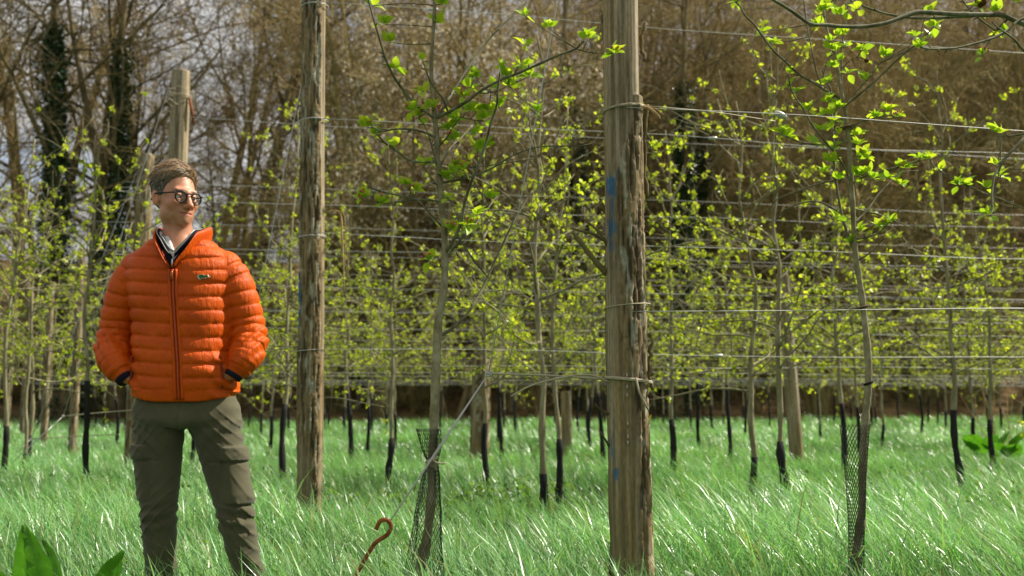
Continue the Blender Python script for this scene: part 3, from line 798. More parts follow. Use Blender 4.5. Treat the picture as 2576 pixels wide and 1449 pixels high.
# straw ties hanging from wires
def strand_thing(label, pts, r, mat='straw'):
    p = np.array(pts); o = empty('straw_tie', tuple(p[0])); mb = MB(); mb.tube(smooth_path(p - p[0], 4), np.interp(np.linspace(0, 1, 4 * (len(p) - 1) + 1), np.linspace(0, 1, len(r)), r), 5); mb.build('straw', M[mat], o)
    mb = MB(); mb.tube(smooth_path((p - p[0]) * np.array([1.15, 1, 0.8]) + np.array([0.004, 0, 0.003]), 3), 0.0016, 4); mb.build('straw_fibre', M[mat], o)
    tag(o, label, 'tie', 'dry straw ties on the wires'); return o
strand_thing('dry straw tie curling off the nearest post at its wire', [P(1612, 268, 3.52), P(1630, 272, 3.50), P(1645, 282, 3.49), P(1656, 292, 3.49), P(1661, 300, 3.49)], [0.002, 0.006, 0.007, 0.005, 0.001])
strand_thing('long dry straw strand hanging beside the lichen-flecked post', [P(815, 535, 6.2), P(845, 530, 6.2), P(858, 545, 6.2), P(861, 600, 6.2), P(864, 660, 6.2), P(866, 735, 6.2)], [0.002, 0.004, 0.005, 0.006, 0.004, 0.003])
# dead stem clinging to the left side of the nearest post
o = empty('dead_sapling', (e1[0] - 0.085, e1[1] + 0.03, 0)); A = np.array(o.location)
mb = MB(); mb.tube(smooth_path([(0.03, 0.02, 0), (0.018, 0.0, 0.5), (0.010, 0.0, 1.0), (0.012, 0.0, 1.35), (0.014, 0, 1.62)], 6), np.linspace(0.0045, 0.003, 25), 6); mb.build('stem', M['wood_bark'], o)
for pp, r0 in [([(1526, 688), (1500, 660), (1470, 622), (1440, 582)], 0.012), ([(1528, 625), (1518, 600), (1495, 572), (1462, 547)], 0.006), ([(1520, 605), (1490, 588), (1450, 578), (1436, 574)], 0.006),
               ([(1531, 1042), (1510, 1030), (1498, 1018)], 0.006), ([(1534, 1125), (1522, 1105), (1508, 1084)], 0.005)]:
    q = np.array([P(x, y, 3.60 - 0.03 * i) for i, (x, y) in enumerate(pp)]) - A
    m = 4 * (len(q) - 1) + 1
    mb = MB(); mb.tube(smooth_path(q, 4), r0 * (1 - 0.35 * np.linspace(0, 1, m)) * (1 + 0.12 * np.sin(np.arange(m) * 2.1)), 7); mb.build('dead_branch', M['wood_bark'], o)
tag(o, 'dead broken stem with stubs against the left of the nearest post', 'dead stem')
# ------------------------------------------------------------------ apple trees
def leaf_mesh(seed):
    g = np.random.default_rng(seed)
    s = np.linspace(0, 1, 6); wd = np.array([0.05, 0.26, 0.33, 0.30, 0.18, 0.01])
    fold = 0.12 + 0.12 * g.random(); curl = 0.10 + 0.35 * g.random()
    v = []
    for k in range(6):
        z = -curl * s[k] ** 2 * 0.6 + 0.03 * math.sin(5 * s[k] + seed)
        wav = 0.02 * math.sin(9 * s[k] + seed)
        v += [(-wd[k], s[k], z + fold * wd[k] * 2 + wav), (0, s[k], z), (wd[k], s[k], z + fold * wd[k] * 2 - wav)]
    q = []
    for k in range(5):
        a = k * 3; q += [(a, a + 1, a + 4, a + 3), (a + 1, a + 2, a + 5, a + 4)]
    return make_mesh('leaf', v, q, None, M['apple_leaf'], True)
LEAVES = [leaf_mesh(k) for k in range(6)]
budm = Mat('pink_buds', rough=0.5, spec=0.4); budm.color(budm.ramp(budm.rnd(), [(0, (0.50, 0.06, 0.07)), (1, (0.66, 0.20, 0.18))]))
def bud_mesh():
    mb = MB(); g = np.random.default_rng(9)
    for k in range(6):
        c = g.standard_normal(3) * 0.0055; c[2] = abs(c[2]) + 0.004
        d = unit(c + np.array([0, 0, 0.004])); t = np.linspace(0, 1, 5)
        mb.tube(c + d * (t[:, None] * 0.009), np.array([0.0012, 0.0034, 0.0040, 0.0026, 0.0004]), 6)
    return mb.mesh('flower_buds', budm.m)
BUD = bud_mesh()
fruitm = bark_mat('withered_fruit', (0.03, 0.012, 0.006), (0.09, 0.03, 0.012), (0.17, 0.07, 0.025), 60, 0.9, 0.004, (1, 1, 1))

def nearest_branch(branches, p):
    best = None
    for o, path in branches:
        d = np.linalg.norm(path - p, axis=1); i = int(np.argmin(d))
        if best is None or d[i] < best[0]: best = (d[i], o, path, i)
    return best

def traced_tree(name, label, base, trunk, branches, clusters, zy, depth, seed, fruits=(), gscale=1.0, leafsize=0.036):
    """trunk: (px, py, half width px); branches: (points, half width px, forward slope); clusters: (x, y, n, pink)"""
    g = np.random.default_rng(seed)
    o = empty(name, base); A = np.array(base, float)
    tp = np.array([P(px, py, depth + zy(py)) for px, py, w in trunk]); tr = np.array([w for _, _, w in trunk]) * depth / FPX
    path = smooth_path(tp, 6); m = len(path)
    rr = np.interp(np.linspace(0, len(tr) - 1, m), np.arange(len(tr)), tr)
    knob = 1 + 0.10 * np.sin(np.cumsum(0.4 + 0.9 * g.random(m))) + 0.16 * (g.random(m) > 0.86)
    mb = MB(); mb.tube(path - A, rr * knob, 12); mb.build('trunk', M['apple_trunk'], o)
    made = []
    for pts, w, slope in branches:
        n = len(pts)
        q = np.array([P(x, y, depth + zy(y) + slope * i / (n - 1)) for i, (x, y) in enumerate(pts)])
        # start on the trunk or on the branch it leaves, whichever is nearer
        sp = smooth_path(q, 5)
        all_p = [('t', path)] + [(b, pp) for b, pp in made]
        d, key, pp, i = min(((np.linalg.norm(pp - sp[0], axis=1).min(), 0, pp, int(np.argmin(np.linalg.norm(pp - sp[0], axis=1)))) for _, pp in all_p), key=lambda t: t[0])
        if d < 0.12:
            off = pp[i] - sp[0]; k = np.exp(-np.arange(len(sp)) / (0.35 * len(sp)))[:, None]; sp = sp + off * k
        mm = len(sp); r = w * depth / FPX * (1 - 0.55 * np.linspace(0, 1, mm))
        r = r * (1 + 0.18 * (g.random(mm) > 0.8))
        mb = MB(); mb.tube(sp - A, r, 7)
        for j in range(2, mm - 1):
            if g.random() < 0.16:
                dd = side_dir(g, unit(sp[j + 1] - sp[j]), R(55)); mb.tube([sp[j] - A, sp[j] - A + dd * 0.010, sp[j] - A + dd * 0.018], [0.0022, 0.0026, 0.0010], 5)
        b = mb.build('branch', M['apple_bark'], o); made.append((b, sp))
    for ci, (x, y, n, pink) in enumerate(clusters):
        p0 = P(x, y, depth + zy(y)); dd, b, pp, i = nearest_branch(made + [(None, path)], p0)
        # bring the cluster to the depth of its branch
        p0 = P(x, y, pp[i][1] - 0.012 + 0.02 * g.standard_normal())
        par = b
        if np.linalg.norm(pp[i] - p0) > 0.012:
            mb = MB(); mid = 0.5 * (pp[i] + p0) + g.standard_normal(3) * 0.004
            mb.tube(smooth_path([pp[i] - A, mid - A, p0 - A], 3), np.linspace(0.0022, 0.0014, 7), 5)
            sp = mb.build('spur', M['apple_bark'], b if b is not None else o)
        if par is None: par = o
        up = unit(np.array([0.4 * g.standard_normal(), 0.4 * g.standard_normal() - 0.3, 1.0]))
        n = max(4, int(round(n * 1.35 * gscale)))
        a0 = g.random() * 6.28
        for k in range(n):
            a = a0 + k * 2.4; el = R(5 + 60 * g.random())
            d = unit(np.array([math.cos(a) * math.cos(el), math.sin(a) * math.cos(el) - 0.15, math.sin(el) * (1 if g.random() > 0.12 else -0.8)]) + up * 0.25)
            side = unit(np.cross(d, np.array([0, 0, 1.0]) + 0.45 * g.standard_normal(3))); nrm = np.cross(side, d)
            s = leafsize * (0.6 + 0.75 * g.random())
            lf = bpy.data.objects.new('leaf', LEAVES[int(g.integers(6))]); C.objects.link(lf); lf.parent = par
            Mx = Matrix((( side[0] * s, d[0] * s, nrm[0] * s, 0), (side[1] * s, d[1] * s, nrm[1] * s, 0), (side[2] * s, d[2] * s, nrm[2] * s, 0), (0, 0, 0, 1)))
            pos = p0 - A + d * 0.006
            Mx.translation = Vector(pos)
            lf.matrix_local = Mx
        if pink:
            bo = link('flower_buds', BUD, par); bo.location = tuple(p0 - A + np.array([0, -0.008, 0.008])); bo.rotation_euler = (0.5 * g.standard_normal(), 0.5 * g.standard_normal(), g.random() * 6); bo.scale = (1.15,) * 3
    for (x, y, r) in fruits:
        dd, b, pp, i = nearest_branch(made, P(x, y, depth))
        c = P(x, y, pp[i][1]) - A
        mb = MB(); t = np.linspace(0, math.pi, 9)
        vv, qq, tt = tube(np.stack([np.zeros(9), np.zeros(9), -r * np.cos(t)], -1), r * np.sin(t) + 1e-4, 12)
        vv = vv * (0.8 + 0.4 * fbm(vv[:, :1] / r * 2, vv[:, 1:2] / r * 2, vv[:, 2:] / r * 2, 2, 3)) + c
        mb.add(vv, qq, tt); mb.tube([c + np.array([0, 0, r * 0.8]), pp[i] - A], 0.0015, 5); mb.build('withered_fruit', fruitm, b if b is not None else o)
    tag(o, label, 'tree', 'apple trees trained along the wire rows')
    return o, path

def U(pts): return [(724.5 + x * 0.5, y * 0.5) for x, y in pts]
def V(pts): return [(1610.0 + x * 0.5, y * 0.5) for x, y in pts]
gh = 0
trunkA = [(1032, 1720, 15), (1040, 1560, 13.5), (1054, 1449, 12.5), (1073, 1358, 12), (1085, 1251, 11.5), (1088, 1159, 11.5), (1092, 1067, 11), (1094, 1004, 11.5), (1098, 900, 10.5), (1104, 800, 10.5), (1117, 724, 9.5), (1119, 650, 8.5), (1117, 575, 8.5), (1107, 475, 8), (1101, 400, 7), (1097, 325, 7), (1092, 280, 6), (1085, 175, 5), (1092, 50, 4.5), (1094, -20, 4), (1096, -120, 2.5)]
brA = [(U([(738, 590), (700, 565), (640, 520), (580, 450), (530, 380), (490, 290), (460, 190), (430, 90), (405, 0), (392, -90)]), 4.2, -0.25),
       (U([(750, 600), (830, 560), (900, 515), (980, 455), (1080, 400), (1170, 365), (1270, 320), (1360, 280), (1450, 245), (1490, 205)]), 4.4, -0.30),
       (U([(1460, 250), (1510, 262), (1560, 268), (1640, 270)]), 2.0, -0.05),
       (U([(790, 1270), (830, 1210), (870, 1120), (890, 1020), (920, 920), (960, 820), (1000, 700), (1020, 620), (1050, 530), (1055, 450), (1068, 360)]), 4.6, -0.28),
       (U([(1050, 530), (1070, 490), (1090, 460), (1112, 432)]), 2.0, -0.03), (U([(1050, 530), (1000, 470), (955, 410)]), 2.0, -0.03),
       (U([(735, 695), (690, 670), (620, 652), (540, 650), (470, 660), (430, 640), (400, 640)]), 3.2, -0.20),
       (U([(750, 825), (720, 815), (620, 812), (560, 770), (500, 730), (460, 690), (440, 670)]), 3.2, -0.15),
       (U([(720, 815), (715, 750), (700, 680), (675, 615), (640, 590)]), 2.4, -0.06),
       (U([(755, 1000), (690, 998), (620, 995), (530, 975), (460, 960), (410, 940)]), 3.4, -0.18), (U([(640, 1000), (560, 1010), (490, 1020), (390, 1010)]), 2.6, -0.08),
       (U([(765, 1145), (720, 1090), (670, 1030), (620, 970), (600, 940)]), 2.6, -0.10), (U([(760, 735), (800, 690), (830, 640), (870, 590)]), 2.2, -0.10),
       (U([(830, 550), (790, 490), (730, 420), (700, 360), (680, 310)]), 2.6, -0.10), (U([(745, 940), (715, 890), (685, 840)]), 2.0, -0.05),
       (U([(770, 920), (900, 895), (1020, 850), (1120, 790), (1200, 755), (1300, 735), (1450, 735), (1540, 720)]), 3.0, 0.25),
       (U([(770, 610), (800, 540), (830, 480), (900, 360), (960, 270), (1050, 160), (1130, 80), (1190, 10)]), 4.4, 0.35),
       (U([(790, 850), (830, 745), (880, 690), (930, 630)]), 3.2, 0.25), (U([(805, 1310), (870, 1220), (940, 1140), (1000, 1060), (1050, 990)]), 3.2, 0.25),
       ([(1110, 855), (1140, 834), (1174, 800), (1199, 760), (1217, 724), (1255, 640), (1290, 565), (1315, 520), (1340, 480)], 4.6, 0.30),
       (U([(785, 1345), (750, 1340), (718, 1328)]), 1.8, -0.05), (U([(775, 870), (900, 845), (1000, 835), (1130, 815), (1245, 800)]), 2.2, 0.10),
       (U([(900, 1190), (940, 1290), (1000, 1380), (1060, 1450)]), 3.0, 0.10), (U([(790, 960), (830, 1020), (855, 1090), (880, 1130)]), 2.2, -0.05),
       (U([(850, 615), (930, 614), (1010, 618)]), 1.8, -0.06)]
clA = [(400, 640, 9, 1), (440, 680, 6, 0), (620, 560, 8, 1), (660, 590, 6, 1), (735, 550, 6, 1), (890, 490, 7, 1), (600, 935, 7, 1), (645, 965, 6, 1), (370, 1000, 9, 1), (470, 1025, 8, 1), (815, 650, 7, 0), (818, 705, 5, 1),
       (910, 560, 7, 0), (950, 555, 5, 0), (1000, 560, 6, 1), (940, 392, 7, 0), (985, 605, 6, 0), (850, 840, 9, 1), (880, 860, 7, 1), (830, 880, 6, 0), (800, 910, 5, 0), (900, 1140, 8, 1), (950, 1085, 7, 0), (820, 1160, 7, 1), (905, 1175, 5, 0),
       (710, 1312, 5, 1), (955, 672, 6, 0), (1010, 740, 5, 0), (955, 765, 5, 0), (480, 125, 6, 0), (512, 215, 6, 0), (538, 350, 6, 0), (675, 462, 6, 0), (676, 306, 4, 0), (750, 115, 7, 0), (780, 28, 5, 0), (1195, 82, 5, 0), (1195, 230, 4, 0),
       (1110, 388, 6, 0), (1115, 435, 5, 0), (1172, 330, 5, 0), (1215, 385, 6, 0), (1312, 140, 5, 0), (1510, 192, 7, 0), (1645, 272, 5, 1), (1070, 352, 4, 0), (1062, 545, 4, 0), (510, 730, 4, 0), (685, 835, 4, 0), (920, 440, 5, 0), (1040, 450, 4, 0),
       (1010, 1000, 5, 0), (825, 595, 4, 0), (425, 30, 3, 0), (800, 1000, 4, 0), (845, 605, 5, 0), (1260, 565, 5, 0), (700, 550, 4, 0)]
traced_tree('apple_tree', 'nearest young apple tree with pink buds, its trunk in black netting', (float(P(1040, 1600, 3.4)[0]), 3.4, 0), trunkA, brA,
            [(*U([(x, y)])[0], n, p) for x, y, n, p in clA], lambda y: 0.0, 3.40, 1)

trunkB = [(2148, 1560, 12), (2152, 1450, 11), (2155, 1379, 10.5), (2167, 1299, 10), (2170, 1174, 9.5), (2175, 1074, 9), (2182, 1000, 9), (2185, 925, 8.5), (2177, 824, 8), (2165, 724, 7.5), (2152, 640, 7), (2145, 525, 6.5), (2141, 450, 6.5), (2137, 380, 6), (2130, 310, 5.5), (2122, 260, 5), (2112, 210, 4.5), (2105, 160, 4), (2092, 110, 3.6), (2080, 75, 3.2), (2072, 30, 2.8), (2067, -40, 2.2), (2064, -110, 1.5)]
brB = [(V([(1010, 500), (930, 455), (880, 420), (800, 375), (730, 310), (670, 255), (620, 190), (570, 120), (530, 80), (500, 30), (480, 10)]), 3.6, -0.30),
       (V([(1045, 540), (1100, 490), (1200, 400), (1290, 310), (1370, 240), (1440, 180), (1480, 130)]), 3.0, -0.25),
       (V([(1065, 920), (1030, 840), (990, 780), (940, 720), (890, 660), (850, 600), (810, 530), (780, 490), (755, 430), (748, 370)]), 3.2, -0.25),
       (V([(1025, 725), (940, 730), (860, 730), (800, 715), (740, 690), (690, 670)]), 2.4, -0.2), (V([(1060, 670), (1110, 620), (1170, 600), (1230, 585), (1300, 590)]), 2.4, -0.15),
       (V([(1065, 925), (1130, 890), (1220, 860), (1310, 840), (1400, 810), (1450, 790), (1480, 840), (1560, 890), (1640, 930), (1740, 975), (1860, 1020), (1932, 1050)]), 3.0, -0.2),
       (V([(1090, 1140), (1150, 1070), (1200, 990), (1260, 920), (1310, 870), (1400, 860)]), 2.6, 0.2), (V([(1095, 1215), (1150, 1200), (1200, 1180), (1260, 1120), (1310, 1050), (1370, 960), (1410, 870)]), 2.4, -0.15),
       (V([(1110, 1320), (1170, 1270), (1230, 1200)]), 2.2, -0.1), (V([(1060, 1290), (1030, 1200), (1000, 1080), (980, 950), (970, 850), (965, 700), (960, 600), (955, 450), (920, 400), (935, 330), (960, 260)]), 4.0, 0.12),
       (V([(885, 420), (865, 330), (845, 200), (830, 100), (820, 0), (816, -60)]), 2.0, -0.05), (V([(1010, 460), (1015, 350), (1012, 250), (1030, 150), (1050, 0), (1055, -60)]), 2.4, 0.08),
       (V([(1020, 345), (1050, 310), (1090, 290)]), 1.6, -0.04), (V([(1045, 540), (1080, 480), (1130, 420), (1170, 370), (1210, 320)]), 2.0, 0.12), (V([(905, 640), (930, 690), (1000, 590)]), 1.6, -0.03), (V([(1000, 1060), (900, 1010), (800, 1020), (720, 1060), (680, 1110)]), 2.8, 0.4),
       (V([(975, 885), (880, 920), (780, 960), (690, 1000), (640, 1060)]), 2.4, 0.4), (V([(1095, 1060), (1200, 1080), (1280, 1110), (1370, 1150)]), 2.6, 0.3)]
clB = [(480, 15, 7, 0), (670, 222, 7, 0), (610, 160, 4, 0), (785, 465, 6, 0), (845, 555, 7, 0), (745, 440, 3, 0), (750, 370, 4, 0), (715, 668, 9, 0), (740, 690, 5, 0), (862, 715, 4, 0), (905, 655, 6, 0), (935, 575, 6, 0), (990, 545, 8, 0), (980, 612, 6, 0), (975, 750, 6, 0), (960, 815, 7, 0), (920, 870, 6, 0),
       (995, 905, 5, 0), (1095, 682, 6, 0), (1100, 732, 6, 0), (1120, 780, 7, 1), (1140, 802, 5, 0), (1100, 885, 8, 0), (1140, 868, 6, 0), (1172, 902, 5, 0), (1330, 850, 7, 1), (1320, 840, 5, 0), (1405, 797, 7, 0), (1455, 800, 6, 0), (1310, 930, 6, 0), (1240, 900, 4, 0), (1115, 252, 7, 0), (1230, 285, 8, 0), (1130, 405, 6, 0),
       (1000, 180, 8, 0), (1028, 172, 7, 0), (960, 210, 4, 0), (985, 260, 5, 0), (1010, 305, 4, 0), (1045, 372, 4, 0), (1045, 235, 4, 0), (1240, 560, 7, 1), (1290, 590, 7, 1), (1180, 592, 6, 0), (1210, 1140, 8, 1), (1262, 1120, 5, 0), (1110, 1162, 6, 0), (1062, 1222, 5, 0), (1385, 185, 6, 0), (1468, 188, 5, 0), (1482, 138, 7, 0), (1600, 932, 6, 0),
       (945, 515, 6, 0), (1400, 245, 5, 0), (1640, 930, 5, 0), (1510, 860, 4, 0), (985, 1100, 4, 0), (1000, 680, 4, 0), (940, 420, 4, 0), (965, 340, 4, 0), (955, 250, 4, 0)]
treeB, pathB = traced_tree('apple_tree', 'apple tree right of the nearest post with netting flaring off its trunk', (float(P(2150, 1500, 3.95)[0]), 3.95, 0), trunkB, brB,
            [(*V([(x, y)])[0], n, p) for x, y, n, p in clB], lambda y: 0.0, 3.95, 2, fruits=[(2180, 152, 0.010)], leafsize=0.036)
trunkC = [(2960, 1700, 15), (2950, 1300, 13), (2930, 900, 12), (2900, 600, 11), (2860, 350, 10), (2830, 150, 8), (2810, -100, 6), (2800, -300, 3)]
brC = [(V([(2440, 250), (2200, 210), (1932, 140), (1830, 95), (1740, 90), (1600, 85), (1480, 75), (1390, 72), (1320, 95), (1230, 125), (1120, 140), (1010, 138), (940, 130), (860, 125), (780, 70), (720, 30), (670, 0), (630, -40)]), 7.0, -0.45),
       (V([(1640, 92), (1450, 100), (1340, 98), (1240, 80), (1150, 50), (1060, 10), (1000, -30)]), 4.0, -0.03), (V([(2430, 330), (2200, 60), (1932, 105), (1850, 160), (1780, 195), (1700, 220), (1590, 245), (1480, 250), (1410, 240)]), 4.4, -0.30),
       (V([(2440, 500), (2150, 380), (1932, 260), (1880, 200), (1800, 140), (1770, 110)]), 3.6, -0.3), (V([(1770, 110), (1745, 180), (1720, 250), (1715, 280)]), 3.2, -0.04),
       (V([(2480, 900), (2200, 700), (2020, 640), (1932, 690), (1890, 740), (1840, 790), (1800, 840), (1775, 900), (1765, 980), (1768, 1060), (1760, 1090)]), 4.6, -0.30), (V([(1900, 725), (1850, 702), (1790, 690)]), 2.6, -0.03), (V([(1680, 90), (1640, 50), (1610, 0), (1600, -30)]), 2.6, -0.02)]
clC = [(930, 50, 8, 0), (905, 60, 5, 0), (1010, 75, 6, 0), (890, 140, 4, 0), (1090, 50, 5, 0), (1790, 60, 6, 0), (1410, 242, 5, 0), (1718, 282, 4, 1), (1825, 185, 4, 0), (1900, 12, 7, 0), (1800, 672, 5, 0), (1790, 830, 5, 0), (1812, 890, 5, 0), (1752, 1085, 7, 0), (1740, 950, 4, 0), (1465, 70, 3, 0), (1700, 40, 4, 0)]
traced_tree('apple_tree', 'apple tree just outside on the right, its twigs hanging into the top corner', (float(P(2950, 1600, 3.45)[0]), 3.45, 0), trunkC, brC,
            [(*V([(x, y)])[0], n, p) for x, y, n, p in clC], lambda y: 0.0, 3.45, 3, fruits=[(2467, 4, 0.021)], leafsize=0.036)

# ties where the nearest wires cross the trunk
for py_ in (775, 322, 960):
    i_ = int(np.argmin(np.abs(pathB[:, 2] - P(2170, py_, 3.95)[2]))); c_ = pathB[i_] - np.array(treeB.location)
    mb = MB(); mb.tube(loop_pts(c_[:2], 0.017, c_[2] - 0.004, 0.006, 2.0), 0.0028, 5)
    if py_ != 960: mb.tube(smooth_path([c_ + np.array([-0.05, -0.02, -0.012]), c_ + np.array([-0.01, -0.022, 0.0]), c_ + np.array([0.03, -0.02, 0.004])], 4), 0.003, 5)
    mb.build('tie', M['twig'] if py_ != 960 else M['black_sleeve'], treeB)
def orchard_tree(seed, H=3.0, r0=0.020, nb=16, dens=1.0, leaf=0.032, sleeve=0.5, lean=0.0, split=False):
    g = np.random.default_rng(seed)
    tr, br, fo, sl = MB(), MB(), MB(), MB()
    n = 14; z = np.linspace(-0.05, H, n)
    wob = np.cumsum(g.standard_normal((n, 2)) * 0.018, 0); wob -= wob[0]; wob[:, 0] += lean * z
    pts = np.stack([wob[:, 0], wob[:, 1], z], -1); sp = smooth_path(pts, 3); m = len(sp)
    rad = r0 * (1 - 0.78 * np.linspace(0, 1, m) ** 0.9) * (1 + 0.10 * g.standard_normal(m))
    tr.tube(sp, rad, 7)
    if sleeve:
        k = sp[:, 2] < sleeve; kk = max(3, int(k.sum()))
        sl.tube(sp[:kk], rad[:kk] * (1.1 - 0.03 * (np.arange(kk) == kk - 1)) + 0.0025 * (np.arange(kk) < kk - 1) + 0.003 * g.random(kk), 7)
    cl = []
    tops = [0.95, 1.2, 2.0]
    each = []
    for i in range(nb):
        if split: br = MB(); each.append(br)
        h = (0.95 + 1.25 * g.random()) if i < nb * 0.58 else 1.9 + (H - 2.1) * g.random()
        t = (h + 0.05) / (H + 0.05); p, d = at_path(pts, min(t, 0.97))
        s = 1 if (i % 2) else -1
        L = (0.45 + 0.85 * g.random()) * (1.0 if h < 2.2 else 0.7)
        el = R(10 + 40 * g.random()) if h < 2.1 else R(35 + 35 * g.random())
        a = (0 if s > 0 else math.pi) + 0.75 * g.standard_normal()
        bp = limb_path(g, p, (math.cos(a) * math.cos(el), math.sin(a) * math.cos(el), math.sin(el)), L, 6, 0.16, -0.03)
        rb = 0.0055 + 0.0045 * g.random()
        br.tube(smooth_path(bp, 2), rb * (1 - 0.6 * np.linspace(0, 1, 13)), 5)
        for k in range(int(5 + 5 * L)):
            tt = 0.12 + 0.88 * (k + g.random()) / (5 + 5 * L)
            q, dq = at_path(bp, min(tt, 1.0)); cl.append(q + g.standard_normal(3) * 0.015)
        for k in range(2 + int(2 * L)):
            q, dq = at_path(bp, 0.25 + 0.7 * g.random())
            tp = limb_path(g, q, side_dir(g, dq, R(35 + 30 * g.random())), 0.15 + 0.3 * g.random(), 4, 0.2, 0.05)
            br.tube(tp, np.linspace(0.0035, 0.0018, 5), 4, cap=False)
            for w in range(3): cl.append(tp[1 + g.integers(4)] + g.standard_normal(3) * 0.01)
    for k in range(10): cl.append(at_path(pts, 0.55 + 0.45 * g.random())[0] + g.standard_normal(3) * 0.02)
    cl = np.array(cl); cl = cl[g.random(len(cl)) < dens]
    k = 7
    c = np.repeat(cl, k, 0) + g.standard_normal((len(cl) * k, 3)) * 0.013
    leaf_quads(fo, g, c, leaf, (0.30, 0.42, 0.03), (0.54, 0.60, 0.06))
    parts = [('trunk', tr.mesh('trunk', M['young_bark']), None)] + ([('branch', b_.mesh('branch', M['young_bark']), None) for b_ in each] if split else [('branches', br.mesh('branches', M['young_bark']), None)]) + [('leaves', fo.mesh('leaves', M['leaf_col'], False), 'stuff')]
    if sleeve: parts.append(('trunk_sleeve', sl.mesh('trunk_sleeve', M['black_sleeve']), None))
    return parts
OP2 = [orchard_tree(200 + k, 3.3 + 0.2 * (k % 3), 0.027, 22, 0.42, 0.034, 0.46 + 0.09 * ((k * 2) % 5), 0.012 * (k - 2), True) for k in range(5)]
OPF = [orchard_tree(300 + k, 3.0 + 0.2 * (k % 3), 0.026, 22, 0.44, 0.040, 0.62 + 0.09 * ((k * 5) % 6)) for k in range(6)]
SLOT = {2: [(1362, 6.95, 0), (1392, 7.6, 4), (1955, 7.5, 1), (1893, 8.0, 3), (2412, 8.35, 2), (2700, 8.8, 3)]}
ROWS = {}
for n in range(2, 11):
    lst = []
    if n == 2:
        for px, y, k in SLOT[2]: lst.append((P(px, 1030, y)[0], y, OP2[k]))
    else:
        T = far_t(n); t = -0.75 - 0.3 * gw.random()
        while t < T:
            x, y = on_row(n, t); x += 0.10 * gw.standard_normal(); y += 0.08 * gw.standard_normal()
            lst.append((x, y, OP2[gw.integers(5)] if gw.random() < (0.35 if n == 3 else 0.15) else OPF[gw.integers(6)]))
            t += 1.72 * (0.85 + 0.3 * gw.random())
    if n == 3:
        lst = [a for a in lst if abs(a[0] - p3.location[0]) > 0.35]
        lst += [(P(720, 1030, 9.9)[0], 9.9, OP2[2]), (P(5, 1030, 9.3)[0], 9.3, OP2[4]), (P(72, 1030, 10.4)[0], 10.4, OP2[0]), (P(990, 1030, 9.2)[0], 9.2, OP2[1])]
    ROWS[n] = sorted(lst, key=lambda a: a[0] / a[1])
for n, lst in ROWS.items():
    for k, (x, y, parts) in enumerate(lst):
        thing_copy('apple_tree', parts, (x, y, float(ground_z(x, y))), (0.18 if gw.random() < 0.5 else 3.32) + 0.25 * gw.standard_normal(), 0.92 + 0.18 * gw.random(),
                   f"young leafing apple tree, {ORD[k + 1]} from the left in the {ORD[n]} wire row", 'tree', 'apple trees trained along the wire rows')

# ------------------------------------------------------------------ netting around trunks
netm = Mat('dark_plastic_net', (0.035, 0.038, 0.030), 0.5, 0.4); M['net'] = netm.m
def net(label, center, rx, z0, z1, nth, dz, thick, a0=0.0, a1=2 * math.pi):
    """lattice of crossing strands on a surface center(z), rx(z, a)"""
    mb = MB(); nz = int((z1 - z0) / dz)
    for s in (1, -1):
        for k in range(-int(nz * 0.5), nth + int(nz * 0.5) + 1):
            zz = np.linspace(z0, z1, nz * 2 + 1)
            a = a0 + (a1 - a0) * (k + s * (np.arange(nz * 2 + 1) * 0.25)) / nth
            ok = (a >= a0 - 1e-6) & (a <= a1 + 1e-6)
            if a1 - a0 > 6.2: ok[:] = (k >= 0) & (k < nth)
            if ok.sum() < 2: continue
            zz2, aa = zz[ok], a[ok]
            c = center(zz2); r = rx(zz2, aa)
            mb.tube(np.stack([c[0] + np.cos(aa) * r[0], c[1] + np.sin(aa) * r[1], zz2], -1), thick, 3, cap=False)
    o = empty('tree_guard', (0, 0, 0)); mb.build('net', M['net'], o)
    tag(o, label, 'netting', 'net guards around trunks'); return o
def zA(py): return float(P(1080, py, 3.4)[2])
zt, zm, zb, z00 = zA(1078), zA(1160), zA(1290), 0.05
def cA(z):
    x = np.interp(z, [0.05, zA(1449), zA(1290), zm, zt], [P(1040, 1600, 3.4)[0], P(1068, 1449, 3.4)[0], P(1078, 1290, 3.4)[0], P(1088, 1160, 3.4)[0], P(1078, 1080, 3.4)[0]])
    return np.stack([x, np.full_like(x, 3.4)])
def rA(z, a):
    w = np.interp(z, [0.05, zA(1449), zA(1290), zA(1200), zm, zA(1130), zt], [0.075, 0.060, 0.052, 0.030, 0.017, 0.030, 0.036])
    bump = 1 + 0.18 * np.sin(2 * a + z * 9) + 0.08 * np.sin(5 * a - z * 17)
    return np.stack([w * bump, w * 0.8 * bump])
net('black net sleeve tied round the trunk of the nearest apple tree', cA, rA, 0.08, zt, 30, 0.0135, 0.0008)
def zB(py): return float(P(2165, py, 3.95)[2])
def cB(z):
    x = np.interp(z, [0.05, zB(1300), zB(1080)], [P(2150, 1500, 3.95)[0], P(2155, 1300, 3.95)[0], P(2150, 1080, 3.95)[0]]); return np.stack([x, np.full_like(x, 3.95)])
def rB(z, a):
    w = np.interp(z, [0.05, zB(1350), zB(1200), zB(1065)], [0.030, 0.030, 0.040, 0.058]); return np.stack([w, w * 0.75])
net('black net sleeve flaring open beside the apple tree right of the nearest post', cB, rB, 0.08, zB(1068), 26, 0.0135, 0.0009)

